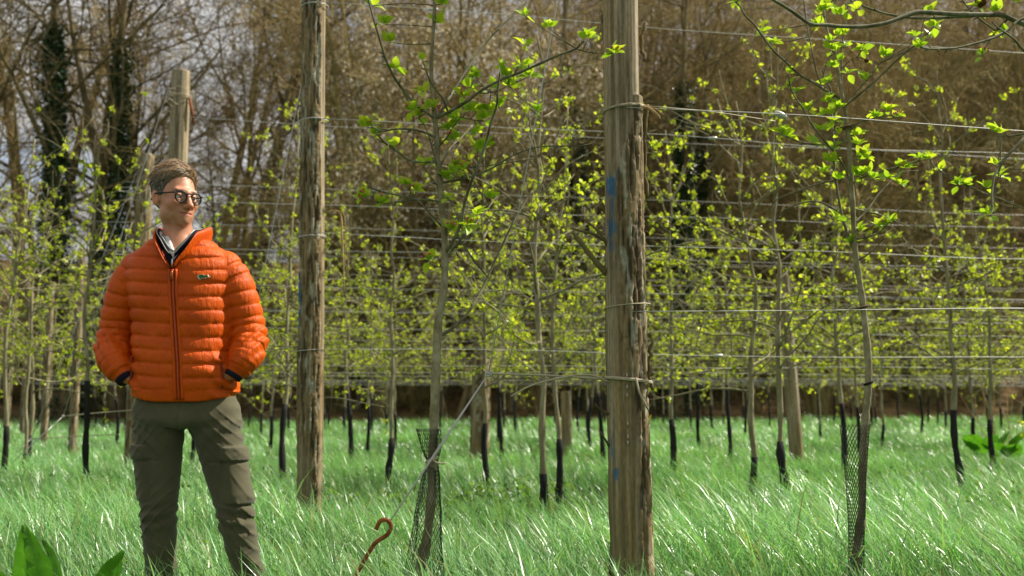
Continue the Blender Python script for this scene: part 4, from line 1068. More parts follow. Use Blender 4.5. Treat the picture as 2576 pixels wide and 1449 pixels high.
# ------------------------------------------------------------------ broad leaved plants
def broad_leaf(L, W, curl, seed, wav=0.03):
    g = np.random.default_rng(seed); ns, nw = 14, 7
    s = np.linspace(0, 1, ns); v = []
    for k in range(ns):
        w = W * (math.sin(math.pi * min(1, s[k] ** 0.75)) ** 0.8) * (1 + 0.05 * math.sin(11 * s[k] + seed)) + 0.002
        for j in range(nw):
            u = (j / (nw - 1) * 2 - 1)
            x = u * w; zz = 0.14 * abs(u) * w + 0.05 * W * math.sin(26 * s[k] - 7 * abs(u)) + wav * W * math.sin(14 * s[k] + 3 * u + seed) * abs(u) - 0.012 * (abs(abs(u)) < 0.05)
            y = L * (s[k] - curl * 0.25 * s[k] ** 2); zc = -curl * L * 0.45 * s[k] ** 2
            v.append((x, y, zz + zc))
    q = [(k * nw + j, k * nw + j + 1, (k + 1) * nw + j + 1, (k + 1) * nw + j) for k in range(ns - 1) for j in range(nw - 1)]
    return v, q
dm = Mat('dock_leaf', rough=0.42, spec=0.5); dn = dm.noise(25, 4)
dm.color(dm.ramp(dn, [(0.3, (0.06, 0.20, 0.018)), (0.6, (0.10, 0.30, 0.025)), (0.8, (0.16, 0.34, 0.04))])).translucent(0.38, (1.2, 1.2, 0.5)); dm.bump(dn, 0.8, 0.006); M['dock'] = dm.m
def leafy_plant(name, label, base, leaves, cat='plant', mat='dock'):
    o = empty(name, base); B = np.array(base)
    for k, (tip, L, W, curl, roll) in enumerate(leaves):
        tip = np.array(tip) - B; d = unit(tip); L0 = np.linalg.norm(tip)
        side = unit(np.cross(d, np.array([0, 0.35, 1.0]))); 
        side = rot_about(side, d, roll); nrm = np.cross(side, d)
        v, q = broad_leaf(L, W, curl, k + 3)
        v = np.array(v); st = tip - d * L * 0.92
        w = st + v[:, :1] * side + v[:, 1:2] * d + v[:, 2:] * nrm
        mb = MB(); mb.add(w, q); lf = mb.build('leaf', M[mat], o)
        mb = MB(); mb.tube(smooth_path([(0, 0, 0), st * 0.5 + np.array([0, 0, 0.02]), st, st + d * L * 0.5 - nrm * 0.003], 4), np.linspace(0.006, 0.002, 13), 6); mb.build('stalk', M['dock'], lf)
    tag(o, label, cat); return o
b = (float(P(120, 1800, 2.75)[0]), 2.75, 0)
leafy_plant('dock_plant', 'broad-leaved dock plant in the bottom left corner', b,
            [(P(68, 1330, 2.72), 0.25, 0.056, 0.1, 0.15), (P(288, 1378, 2.70), 0.26, 0.060, 0.25, 0.5), (P(-30, 1400, 2.6), 0.30, 0.065, 0.3, 0.3), (P(160, 1356, 2.95), 0.24, 0.026, 0.5, 1.3), (P(330, 1470, 2.6), 0.22, 0.05, 0.4, 0.5), (P(90, 1430, 2.5), 0.2, 0.045, 0.5, -0.3)])
b = (float(P(2505, 1150, 12.5)[0]), 12.5, 0)
g = np.random.default_rng(4)
leafy_plant('burdock_plant', 'clump of broad bright leaves in the grass at the right edge', b,
            [((b[0] + 0.34 * math.cos(a), 12.5 + 0.30 * math.sin(a), 0.40 + 0.22 * g.random()), 0.27, 0.11, 0.6, 0.2 * g.standard_normal()) for a in np.linspace(0, 11.5, 15)])
o = empty('dead_stalks', (float(P(2515, 1130, 13.2)[0]), 13.2, 0)); tag(o, 'bundle of dry brown weed stalks above the bright leaf clump', 'dry weeds')
for k in range(12):
    mb = MB(); a = g.random() * 6.28; r = 0.12 * g.random()
    mb.tube(limb_path(g, (r * math.cos(a), r * math.sin(a), 0), (0.1 * math.cos(a), 0.1 * math.sin(a), 1), 0.9 + 0.5 * g.random(), 6, 0.08, 0), np.linspace(0.006, 0.003, 7), 4); mb.build('stalk', M['straw'] if k % 3 else M['red_twig'], o)
# ------------------------------------------------------------------ the man
def smin(a, b, k):
    h = np.clip(0.5 + 0.5 * (b - a) / k, 0, 1); return b * (1 - h) + a * h - k * h * (1 - h)
def smax(a, b, k): return -smin(-a, -b, k)
def ell(p, c, r):
    q = [(p[i] - c[i]) for i in range(3)]
    k0 = np.sqrt(sum((q[i] / r[i]) ** 2 for i in range(3))); k1 = np.sqrt(sum((q[i] / r[i] ** 2) ** 2 for i in range(3))) + 1e-9
    return k0 * (k0 - 1) / k1
def capsule(p, a, b, ra, rb=None):
    rb = ra if rb is None else rb
    ab = np.array(b, float) - np.array(a, float); L = float(ab @ ab)
    t = np.clip(sum((p[i] - a[i]) * ab[i] for i in range(3)) / L, 0, 1)
    return np.sqrt(sum((p[i] - a[i] - t * ab[i]) ** 2 for i in range(3))) - (ra + (rb - ra) * t)
def chain(p, pts, rad):
    """distance to a tapered polyline, with the arc length of the closest point and the centre line point"""
    pts = np.asarray(pts, float); seg = np.linalg.norm(np.diff(pts, axis=0), axis=1); s0 = np.concatenate([[0], np.cumsum(seg)])
    best = np.full(p[0].shape, 9.0, np.float32); arc = np.zeros(p[0].shape, np.float32)
    for i in range(len(seg)):
        ab = pts[i + 1] - pts[i]
        t = np.clip(sum((p[j] - pts[i][j]) * ab[j] for j in range(3)) / (ab @ ab), 0, 1)
        d = np.sqrt(sum((p[j] - pts[i][j] - t * ab[j]) ** 2 for j in range(3))) - (rad[i] + (rad[i + 1] - rad[i]) * t)
        m = d < best
        best = np.where(m, d, best); arc = np.where(m, s0[i] + t * seg[i], arc)
    return best, arc
def surface_nets(D, xs, ys, zs):
    S = D < 0
    nx, ny, nz = D.shape
    corner = [(i, j, k) for i in (0, 1) for j in (0, 1) for k in (0, 1)]
    cnt = sum(S[i:nx - 1 + i, j:ny - 1 + j, k:nz - 1 + k].astype(np.int8) for i, j, k in corner)
    act = (cnt > 0) & (cnt < 8)
    I, J, K = np.nonzero(act)
    idx = np.full(act.shape, -1, np.int64); idx[I, J, K] = np.arange(len(I))
    acc = np.zeros((len(I), 3)); num = np.zeros(len(I))
    for a in corner:
        for ax in range(3):
            if a[ax] == 1: continue
            b = list(a); b[ax] = 1
            da = D[I + a[0], J + a[1], K + a[2]]; db = D[I + b[0], J + b[1], K + b[2]]
            m = (da < 0) != (db < 0)
            t = np.where(m, da / np.where(da == db, 1, da - db), 0)
            pa = np.stack([xs[I + a[0]], ys[J + a[1]], zs[K + a[2]]], -1); pb = np.stack([xs[I + b[0]], ys[J + b[1]], zs[K + b[2]]], -1)
            acc += np.where(m[:, None], pa + (pb - pa) * t[:, None], 0); num += m
    v = acc / num[:, None]
    quads = []
    for ax in range(3):
        sl0 = [slice(None)] * 3; sl1 = [slice(None)] * 3; sl0[ax] = slice(0, -1); sl1[ax] = slice(1, None)
        a, b = S[tuple(sl0)], S[tuple(sl1)]
        E = np.argwhere(a != b); o1, o2 = [(1, 2), (2, 0), (0, 1)][ax]
        ok = (E[:, o1] > 0) & (E[:, o2] > 0) & (E[:, o1] < D.shape[o1] - 1) & (E[:, o2] < D.shape[o2] - 1); E = E[ok]
        def at(d1, d2):
            q = E.copy(); q[:, o1] += d1; q[:, o2] += d2; return idx[q[:, 0], q[:, 1], q[:, 2]]
        q = np.stack([at(-1, -1), at(0, -1), at(0, 0), at(-1, 0)], -1)
        fl = a[E[:, 0], E[:, 1], E[:, 2]]
        q = np.where(fl[:, None], q, q[:, ::-1]); quads.append(q)
    q = np.concatenate(quads); q = q[(q >= 0).all(1)]
    return v, q
def axis(*segs):
    """rectilinear samples: (start, stop, step) pieces"""
    return np.concatenate([np.arange(a, b, s) for a, b, s in segs]).astype(np.float64)
def grid(xs, ys, zs): return [a.astype(np.float32) for a in np.meshgrid(xs, ys, zs, indexing='ij')]
def ripple(p, seed, freq, n=5):
    g = np.random.default_rng(seed); out = 0
    for k in range(n):
        d = g.standard_normal(3); d /= np.linalg.norm(d); out = out + np.sin((p[0] * d[0] + p[1] * d[1] + p[2] * d[2]) * freq * (0.6 + 0.8 * g.random()) + 6.28 * g.random())
    return out / n

def mfbm(mask, x, y, z, oct, seed):
    out = np.full(mask.shape, 0.5, np.float32); out[mask] = fbm(np.broadcast_to(x, mask.shape)[mask], np.broadcast_to(y, mask.shape)[mask], np.broadcast_to(z, mask.shape)[mask], oct, seed); return out
MAN = empty('person', (float(P(458, 1030, 3.55)[0]), 3.55, 0.0))
tag(MAN, 'person in orange quilted jacket, olive cargo trousers and round glasses, hands in pockets', 'person')
YAW = R(49); NOD = R(-4); HS = 0.93; HC = np.array([-0.053, -0.012, 1.606])
def head_local(p):
    c, s = math.cos(YAW), math.sin(YAW); cn_, sn_ = math.cos(NOD), math.sin(NOD)
    x, y, z = (p[0] - HC[0]) / HS, (p[1] - HC[1]) / HS, (p[2] - HC[2]) / HS
    x, y = (x * c + y * s) / 0.95, -x * s + y * c
    return [x, y * cn_ - z * sn_, y * sn_ + z * cn_]
def head_world(q):
    c, s = math.cos(YAW), math.sin(YAW); cn_, sn_ = math.cos(NOD), math.sin(NOD); q = np.asarray(q, float) * HS
    x, y, z = q[..., 0] * 0.95, q[..., 1] * cn_ + q[..., 2] * sn_, -q[..., 1] * sn_ + q[..., 2] * cn_
    return np.stack([x * c - y * s + HC[0], x * s + y * c + HC[1], z + HC[2]], -1)

def head_sdf(h):
    m = [np.abs(h[0]), h[1], h[2]]
    d = ell(h, (0, 0.014, 0.036), (0.075, 0.094, 0.088))
    d = smin(d, ell(h, (0, -0.031, -0.022), (0.062, 0.064, 0.075)), 0.03)
    d = smin(d, ell(m, (0.030, -0.020, -0.066), (0.032, 0.048, 0.032)), 0.025)          # jaw
    d = smin(d, ell(h, (0, -0.076, -0.090), (0.024, 0.019, 0.018)), 0.022)              # chin
    d = smin(d, capsule(m, (0.000, -0.088, 0.022), (0.040, -0.077, 0.024), 0.010), 0.014)  # brow
    d = smin(d, ell(m, (0.043, -0.062, -0.024), (0.022, 0.022, 0.020)), 0.020)          # cheek bone
    d = smin(d, ell(h, (0, -0.076, -0.062), (0.034, 0.021, 0.026)), 0.020)              # muzzle
    d = smax(d, -ell(m, (0.031, -0.102, 0.002), (0.020, 0.018, 0.013)), 0.012)          # eye sockets
    d = smin(d, ell(m, (0.031, -0.0770, 0.0080), (0.0165, 0.0142, 0.0085)), 0.004)       # upper lids
    d = smin(d, ell(m, (0.031, -0.0755, -0.0095), (0.0155, 0.0138, 0.0065)), 0.004)      # lower lids
    d = smin(d, capsule(h, (0, -0.090, 0.014), (0, -0.114, -0.030), 0.0088, 0.0118), 0.010)
    d = smin(d, ell(h, (0, -0.119, -0.034), (0.0125, 0.012, 0.0105)), 0.006)
    d = smin(d, ell(m, (0.0130, -0.103, -0.0375), (0.0082, 0.012, 0.0082)), 0.005)
    d = smax(d, -capsule(m, (0.022, -0.106, -0.044), (0.042, -0.088, -0.070), 0.0028), 0.010)  # smile fold
    d = smin(d, capsule(m, (0.000, -0.0960, -0.0585), (0.025, -0.0850, -0.0618), 0.0034, 0.0022), 0.004)
    d = smin(d, capsule(m, (0.000, -0.0945, -0.0685), (0.022, -0.0855, -0.0675), 0.0044, 0.0025), 0.004)
    d = smax(d, -capsule(m, (0.000, -0.1015, -0.0632), (0.028, -0.0900, -0.0645), 0.0020), 0.003)
    e = ell([m[0] - 0.15 * (h[1] - 0.012), m[1] - 0.25 * h[2], m[2]], (0.076, 0.016, -0.004), (0.0085, 0.0185, 0.032))
    e = smax(e, -ell(m, (0.087, 0.006, -0.002), (0.009, 0.010, 0.019)), 0.004)
    d = smin(d, e, 0.006)
    return d

# torso outline of the clothes: half width, half depth, sideways shift by height
TZ = [0.86, 0.90, 0.96, 1.05, 1.15, 1.25, 1.33, 1.39, 1.425, 1.455, 1.48, 1.52]
TA = [0.176, 0.180, 0.181, 0.174, 0.174, 0.182, 0.190, 0.180, 0.146, 0.106, 0.080, 0.064]
TB = [0.118, 0.124, 0.130, 0.131, 0.130, 0.133, 0.128, 0.113, 0.098, 0.084, 0.074, 0.066]
TX = [0.004, 0.003, 0.002, -0.004, -0.010, -0.016, -0.022, -0.025, -0.026, -0.027, -0.028, -0.028]
def torso(p, grow=0.0):
    a = np.interp(p[2], TZ, TA) + grow; b = np.interp(p[2], TZ, TB) + grow; cx = np.interp(p[2], TZ, TX)
    n = 2.35
    k = (np.abs((p[0] - cx) / a) ** n + np.abs((p[1] - 0.01) / b) ** n) ** (1 / n)
    return ((k - 1) * np.minimum(a, b) * 0.9).astype(np.float32)
ARM_L = [(-0.180, 0.010, 1.352), (-0.212, 0.014, 1.295), (-0.238, 0.022, 1.21), (-0.252, 0.030, 1.135), (-0.254, 0.012, 1.075), (-0.240, -0.022, 1.035), (-0.220, -0.045, 1.002), (-0.200, -0.052, 0.978)]
ARM_R = [(0.130, 0.010, 1.355), (0.162, 0.014, 1.305), (0.192, 0.022, 1.22), (0.212, 0.030, 1.148), (0.226, 0.012, 1.090), (0.226, -0.020, 1.048), (0.218, -0.040, 1.015), (0.205, -0.046, 0.992)]
ARAD = [0.064, 0.069, 0.067, 0.065, 0.066, 0.061, 0.052, 0.042]

# ---- body: one continuous skin from crown to feet
xs = axis((-0.34, -0.16, 0.014), (-0.16, 0.09, 0.0026), (0.09, 0.40, 0.014)); ys = axis((-0.20, -0.145, 0.012), (-0.145, 0.13, 0.0026), (0.13, 0.19, 0.012)); zs = axis((-0.02, 1.37, 0.016), (1.37, 1.76, 0.0026))
p = grid(xs, ys, zs)
LEG_L = [(-0.080, 0.01, 0.88), (-0.074, 0.005, 0.70), (-0.064, -0.005, 0.50), (-0.058, 0.02, 0.30), (-0.056, 0.03, 0.09)]
LEG_R = [(0.098, 0.01, 0.88), (0.146, 0.005, 0.70), (0.198, -0.01, 0.50), (0.248, 0.015, 0.30), (0.285, 0.03, 0.09)]
D = torso(p, -0.034); D = smax(D, p[2] - 1.45, 0.02); D = smax(D, 0.80 - p[2], 0.03)
D = smin(D, capsule(p, (-0.034, 0.012, 1.36), (-0.044, -0.004, 1.53), 0.058, 0.050), 0.03)
for A_ in (ARM_L, ARM_R): D = smin(D, chain(p, A_, [0.045, 0.045, 0.042, 0.04, 0.04, 0.036, 0.030, 0.027])[0], 0.02)
for L_, s_ in ((LEG_L, -1), (LEG_R, 1)):
    D = smin(D, chain(p, L_, [0.075, 0.070, 0.052, 0.048, 0.036])[0], 0.02)
    f = L_[-1]; D = smin(D, ell(p, (f[0] + 0.02 * s_, f[1] - 0.06, 0.045), (0.045, 0.125, 0.045)), 0.03)
# hands resting in the jacket pockets: palm, four fingers, thumb
for A_, s_ in ((ARM_L, 1), (ARM_R, -1)):
    w = np.array(A_[-1]); d0 = np.array([0.80 * s_, 0.10, -0.42]); d0 /= np.linalg.norm(d0)
    D = smin(D, capsule(p, w, w + d0 * 0.07, 0.027, 0.024), 0.015)
    for k in range(4):
        off = np.array([0.010 * s_, 0.0, 0.016]) * (k - 1.5); q0 = w + d0 * 0.08 + off; q1 = q0 + d0 * (0.055 + 0.01 * (k in (1, 2))) + np.array([0, 0.012, 0])
        D = smin(D, capsule(p, q0, q1, 0.009, 0.008), 0.004)
    D = smin(D, capsule(p, w + d0 * 0.03 + np.array([0, 0, 0.02]), w + d0 * 0.08 + np.array([0.012 * s_, -0.005, 0.045]), 0.011, 0.009), 0.006)
zi = int(np.searchsorted(zs, 1.42)); sub = [a[:, :, zi:] for a in p]
D[:, :, zi:] = smin(D[:, :, zi:], head_sdf(head_local(sub)) * HS, 0.016)
v, q = surface_nets(D, xs, ys, zs)
h = head_local([v[:, 0], v[:, 1], v[:, 2]]); hm = np.abs(h[0])
col = np.tile(np.array([0.56, 0.275, 0.165]), (len(v), 1))
def paint(mask, c):
    global col
    col = col * (1 - mask[:, None]) + np.array(c) * mask[:, None]
face = (h[1] < -0.03) & (h[2] > -0.13)
paint(0.45 * np.exp(-((hm - 0.045) / 0.02) ** 2 - ((h[2] + 0.03) / 0.022) ** 2) * face, (0.55, 0.175, 0.10))
paint(0.5 * np.exp(-(h[0] / 0.016) ** 2 - ((h[2] + 0.036) / 0.014) ** 2) * (h[1] < -0.09), (0.56, 0.175, 0.105))
stub = sstep(-0.040, -0.060, h[2]) * sstep(-0.14, -0.11, h[2]) * sstep(0.0, -0.03, h[1])
paint(0.30 * stub * (0.6 + 0.8 * vnoise(h[0] * 300, h[1] * 300, h[2] * 300, 2)), (0.26, 0.14, 0.085))
paint(0.8 * np.exp(-(np.clip(hm - 0.022, 0, 1) / 0.005) ** 2 - ((h[2] + 0.0630) / 0.0062) ** 4) * (h[1] < -0.080), (0.38, 0.115, 0.085))
paint(0.95 * np.exp(-((hm - 0.033) / 0.019) ** 4 - ((h[2] - 0.0235 + 0.10 * (hm - 0.03)) / 0.0052) ** 2) * (h[1] < -0.05), (0.075, 0.04, 0.022))
paint(0.30 * (hm > 0.074) * 1.0, (0.54, 0.17, 0.10))
sk = Mat('skin', rough=0.48, spec=0.4); sk.color(sk.mixc(sk.attr(), sk.ramp(sk.noise(55, 4), [(0.3, (0.86, 0.80, 0.78)), (0.7, (1.08, 1.02, 1.0))]), 1.0, 'MULTIPLY')); sk.b.inputs['Subsurface Weight'].default_value = 0.12; sk.b.inputs['Subsurface Radius'].default_value = (0.012, 0.004, 0.002); sk.b.inputs['Subsurface Scale'].default_value = 0.5
sk.bump(sk.noise(420, 3), 0.12, 0.001)
link('body', make_mesh('body', v, q, None, sk.m, True, col), MAN)

# ---- eyes
em = Mat('eyes', rough=0.15, spec=0.6); em.color(em.attr())
for s in (-1, 1):
    t = np.linspace(0, math.pi, 13); ax = np.array([0.20, -1, -0.05]); ax = ax / np.linalg.norm(ax)
    c = np.array([s * 0.031, -0.0775, -0.0012])
    vv, qq, tt = tube(c + ax * (-0.0118 * np.cos(t))[:, None], 0.0118 * np.sin(t) + 1e-5, 16)
    w = (vv - c) @ ax / 0.0118
    cc = np.where((w > 0.86)[:, None], np.array([0.10, 0.085, 0.05]), np.array([0.62, 0.58, 0.54])); cc = np.where((w > 0.955)[:, None], np.array([0.01, 0.01, 0.01]), cc)
    vv = vv[:, :]; 
    mb = MB(); mb.add(head_world(vv), qq, tt, cc); mb.build('eye', em.m, MAN)

# ---- hair: close at the sides, longer and swept over on top
def hair_front(x): return 0.062 - 0.35 * np.abs(x - 0.01) ** 1.2
xs = axis((-0.10, 0.10, 0.0028)); ys = axis((-0.115, 0.13, 0.0028)); zs = axis((-0.075, 0.165, 0.0028))
p = grid(xs, ys, zs)
thick = 0.003 + 0.013 * sstep(0.02, 0.105, p[2]) + 0.006 * sstep(0.02, -0.09, p[1]) * sstep(0.06, 0.10, p[2])
eh = ell(p, (0, 0.014, 0.036), (0.075, 0.094, 0.088))
streak = mfbm(np.abs(eh) < 0.05, p[0] * 30 + 2.5 * np.sin(p[1] * 40), p[1] * 60, p[2] * 55 + p[0] * 60, 3, 3) - 0.5
lock = np.sin(p[0] * 95 + 3.0 * np.sin(p[1] * 32) + p[2] * 60)

hl = np.where(p[1] < 0, 1, 0)
front = p[1] - (-0.060 + 0.9 * np.clip(0.088 - p[2], 0, 1) * 1.0)       # hairline recedes backwards as it drops
low = np.interp(p[1], [-0.10, -0.070, -0.045, -0.028, -0.018, -0.004, 0.03, 0.06, 0.11], [0.112, 0.088, 0.062, 0.020, -0.016, 0.010, 0.012, -0.055, -0.062])
taper = sstep(-0.004, 0.030, p[2] - low)
d = eh - 0.002 - thick * (0.15 + 0.85 * taper) - (0.013 * streak + 0.0028 * lock) * sstep(-0.01, 0.06, p[2]) * taper
d = smax(d, (low - p[2]) * 0.9, 0.006)
d = smax(d, -(ell(p, (0, 0.014, 0.036), (0.070, 0.088, 0.082))), 0.002)
d = smax(d, -ell([np.abs(p[0]), p[1], p[2]], (0.080, 0.016, -0.002), (0.014, 0.020, 0.026)), 0.004)
v, q = surface_nets(d, xs, ys, zs)
n1 = fbm(v[:, 0] * 40 + v[:, 2] * 60, v[:, 1] * 110, v[:, 2] * 90 + v[:, 0] * 80, 3, 6)
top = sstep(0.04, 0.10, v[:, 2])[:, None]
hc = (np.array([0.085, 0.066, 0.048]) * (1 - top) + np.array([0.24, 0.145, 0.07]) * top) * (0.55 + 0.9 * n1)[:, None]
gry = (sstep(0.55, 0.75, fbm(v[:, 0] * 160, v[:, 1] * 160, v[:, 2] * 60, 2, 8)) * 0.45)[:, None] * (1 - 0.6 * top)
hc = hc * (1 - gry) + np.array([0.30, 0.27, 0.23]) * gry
hmn = Mat('hair', rough=0.5, spec=0.45); hmn.color(hmn.attr()); hmn.bump(hmn.noise(300, 3, stretch=(0.4, 1, 1)), 0.5, 0.003)
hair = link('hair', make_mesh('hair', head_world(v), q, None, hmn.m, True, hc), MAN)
g = np.random.default_rng(8); mb = MB()
cand = v[(v[:, 2] > 0.0)]; pick = cand[g.integers(len(cand), size=1900)]
for s in pick:
    nrm = unit((s - np.array([0, 0.014, 0.034])) / np.array([0.075, 0.094, 0.084]) ** 2)
    t_ = sstep(0.05, 0.10, s[2])
    flow = unit(np.array([-0.75, 0.25, 0.0]) * t_ + np.array([0, 0.6, -0.8]) * (1 - t_) + 0.30 * g.standard_normal(3)); flow = unit(flow - nrm * (flow @ nrm))
    L = 0.012 + (0.022 * t_) * (0.5 + g.random())
    k = np.linspace(0, 1, 4)[:, None]
    path = s - nrm * 0.002 + flow * L * k + nrm * (0.006 * t_ + 0.003) * np.sin(k * 2.4) + 0.003 * t_ * g.standard_normal(3) * k
    c = (np.array([0.09, 0.07, 0.05]) * (1 - t_) + np.array([0.30, 0.19, 0.095]) * t_) * (0.5 + g.random())
    if g.random() < 0.16: c = np.array([0.34, 0.31, 0.27])
    mb.tube(head_world(path), np.array([0.0009, 0.0009, 0.0007, 0.0003]), 3, c, cap=False)
so = mb.build('hair_strands', hmn.m, hair); so["kind"] = 'stuff'

# ---- glasses
gf = Mat('black_acetate', (0.006, 0.005, 0.005), 0.42, 0.3)
gl = bpy.data.materials.new('lens_glass'); gl.use_nodes = True; nt = gl.node_tree; nt.nodes.clear()
ou = nt.nodes.new("ShaderNodeOutputMaterial"); tb = nt.nodes.new("ShaderNodeBsdfTransparent"); gy_ = nt.nodes.new("ShaderNodeBsdfGlossy"); mx = nt.nodes.new("ShaderNodeMixShader"); fr = nt.nodes.new("ShaderNodeFresnel")
tb.inputs[0].default_value = (0.93, 0.94, 0.92, 1); gy_.inputs['Roughness'].default_value = 0.03; fr.inputs[0].default_value = 1.5
nt.links.new(fr.outputs[0], mx.inputs[0]); nt.links.new(tb.outputs[0], mx.inputs[1]); nt.links.new(gy_.outputs[0], mx.inputs[2]); nt.links.new(mx.outputs[0], ou.inputs[0])
GLS = empty('glasses', (0, 0, 0)); GLS.parent = MAN
mb = MB(); a = np.linspace(0, 2 * math.pi, 33)
def lens_pt(s, a, r=1.0): return np.stack([s * 0.0335 + 0.0235 * r * np.cos(a), np.full_like(a, -0.106) + 0.006 * np.abs(s * 0.0335 + 0.0235 * np.cos(a)) / 0.05, 0.0 + 0.0215 * r * np.sin(a) - 0.002], -1)
for s in (-1, 1): mb.tube(head_world(lens_pt(s, a)), 0.0029, 8, cap=False)
mb.tube(head_world(np.array([(-0.012, -0.108, 0.009), (-0.006, -0.112, 0.012), (0.006, -0.112, 0.012), (0.012, -0.108, 0.009)])), 0.0028, 8)
mb.build('frame', gf.m, GLS)
for s in (-1, 1):
    c = lens_pt(s, np.zeros(1), 0.0); ring = lens_pt(s, a[:-1], 0.98); m = len(ring)
    vv = np.concatenate([ring, c]); tt = np.stack([np.arange(m), (np.arange(m) + 1) % m, np.full(m, m)], -1)
    mb = MB(); mb.add(head_world(vv), None, tt); mb.build('lens', gl, GLS)
    mb = MB(); mb.tube(head_world(smooth_path([(s * 0.056, -0.099, 0.010), (s * 0.066, -0.094, 0.011), (s * 0.074, -0.06, 0.011), (s * 0.079, -0.01, 0.013), (s * 0.081, 0.022, 0.008), (s * 0.079, 0.04, -0.012)], 4)), 0.0026, 6); mb.build('temple', gf.m, GLS)

# ---- jacket
PITCHQ = 0.0465
def zip_x(z): return np.interp(z, [0.87, 1.0, 1.15, 1.335], [0.026, 0.020, 0.004, -0.013])
def hem_z(x): return 0.876 + 0.9 * np.clip(np.abs(x - 0.01) - 0.06, 0, 1) ** 1.7 * 0.9
def puff(u, e=2.6): f = u - np.floor(u); return 1 - np.abs(2 * f - 1) ** e
xs = axis((-0.345, 0.32, 0.0040)); ys = axis((-0.175, 0.175, 0.0042)); zs = axis((0.855, 1.475, 0.0037))
p = grid(xs, ys, zs)
front = p[1] < 0.0
zx = zip_x(p[2]).astype(np.float32)
zc = p[2] - 0.55 * np.clip(np.abs(p[0] - zx) - 0.02, 0, 1) ** 2 + 0.016 * ripple([p[0], p[1], p[2] * 0.5], 4, 17) 
zc = zc - 0.10 * np.clip(p[2] - 1.30, 0, 1) * np.abs(p[0])
uq = (zc - 0.915) / PITCHQ
T0 = torso(p)
seamdist = np.abs((uq - np.floor(uq)) - 0.5) * 2
puck = (mfbm(np.abs(T0) < 0.03, p[0] * 70, p[1] * 70, p[2] * 22, 2, 5) - 0.5)
bulge = 0.0060 * puff(uq, 3.0) * (0.8 + 0.5 * ripple([p[0], p[1], p[2]], 19, 45)) + 0.0040 * puck * sstep(0.15, 1.0, seamdist) * 1.0 + 0.006 * ripple([p[0], p[1], p[2]], 9, 30)
zipm = sstep(0.004, 0.020, np.abs(p[0] - zx)); zipm = np.where(front, zipm, 1)
bulge = np.where(p[2] < 0.915, 0.004, bulge) * zipm
# soft folds pulled towards the pockets
bulge = bulge + 0.004 * np.sin((p[0] * 0.8 + p[2]) * 95) * sstep(0.10, 0.16, np.abs(p[0])) * sstep(1.10, 1.0, p[2])
DT = T0 - bulge
DT = smax(DT, hem_z(p[0]).astype(np.float32) - p[2], 0.008); DT = smax(DT, p[2] - 1.458, 0.01)
# the open neck
vz = 1.330 + np.abs(p[0] - (-0.016)) * 1.55
DT = smax(DT, np.where(p[1] < 0.02, (p[2] - vz) * 0.55, -1.0).astype(np.float32), 0.006)
DT = smax(DT, -(torso(p, -0.022)), 0.004)
def sleeve(A_):
    dd, s = chain(p, smooth_path(A_, 3), np.interp(np.linspace(0, 7, 22), np.arange(8), ARAD))
    tot = float(np.linalg.norm(np.diff(smooth_path(A_, 3), axis=0), axis=1).sum())
    tw = s + 0.012 * ripple([p[0], p[1], p[2]], 12, 24) + 0.012 * p[1] / 0.07 * sstep(0.2, 0.35, s)
    u = (tw - 0.02) / 0.044
    sd = np.abs((u - np.floor(u)) - 0.5) * 2
    b = 0.0058 * puff(u, 3.4) + 0.0035 * (mfbm(np.abs(dd) < 0.03, p[0] * 60, p[1] * 60, p[2] * 40, 2, 15) - 0.5) * sd
    fold = 0.0045 * np.sin((p[2] * 1.0 + p[0] * (1.2 if A_ is ARM_L else -1.2)) * 120) * np.exp(-((s - 0.30) / 0.07) ** 2)
    b = np.where(s > tot - 0.016, 0.001, b + fold)
    return (dd - b + 0.004).astype(np.float32)
DS = np.minimum(sleeve(ARM_L), sleeve(ARM_R))
# armhole seam: the two shells meet in a crease
DJ = smin(DT, DS, 0.006)
v, q = surface_nets(DJ, xs, ys, zs)
jk = Mat('orange_nylon', (0.62, 0.09, 0.001), 0.50, 0.18)
jn = jk.noise(1.0, 4, 0.6, vec=jk.coord(scale=(90, 90, 22)))
jn2 = jk.noise(9.0, 3)
jk.color(jk.ramp(jn2, [(0.3, (0.47, 0.062, 0.001)), (0.7, (0.62, 0.092, 0.001))])); jk.bump(jn, 0.6, 0.008)
JK = link('jacket', make_mesh('jacket', v, q, None, jk.m, True), MAN); JK["label"] = 'orange quilted down jacket'

def skin_front(x, z, grow):
    a = np.interp(z, TZ, TA) + grow; b = np.interp(z, TZ, TB) + grow; cx = np.interp(z, TZ, TX)
    return 0.01 - b * np.clip(1 - np.abs((x - cx) / a) ** 2.35, 0, 1) ** (1 / 2.35)
# zip
mb = MB(); z = np.linspace(0.884, 1.335, 40); x = zip_x(z)
mb.tube(np.stack([x, skin_front(x, z, 0.0035), z], -1), 0.0042, 6); mb.build('zip', Mat('zip_tape', (0.42, 0.055, 0.006), 0.45, 0.4).m, JK)
for s in (-1, 1):
    mb = MB(); mb.tube(np.stack([x + s * 0.012, skin_front(x + s * 0.012, z, 0.0025), z], -1), 0.0055, 7); mb.build('zip_placket', jk.m, JK)
pull = MB(); zz = 1.322; xx = float(zip_x(zz)); yy = float(skin_front(xx, zz, 0.010))
pull.tube([(xx, yy, zz + 0.008), (xx, yy - 0.002, zz), (xx, yy - 0.002, zz - 0.022), (xx, yy, zz - 0.026)], [0.003, 0.005, 0.0055, 0.004], 8); pull.build('zip_pull', Mat('zip_pull', (0.30, 0.08, 0.02), 0.35, 0.5, 0.6).m, JK)
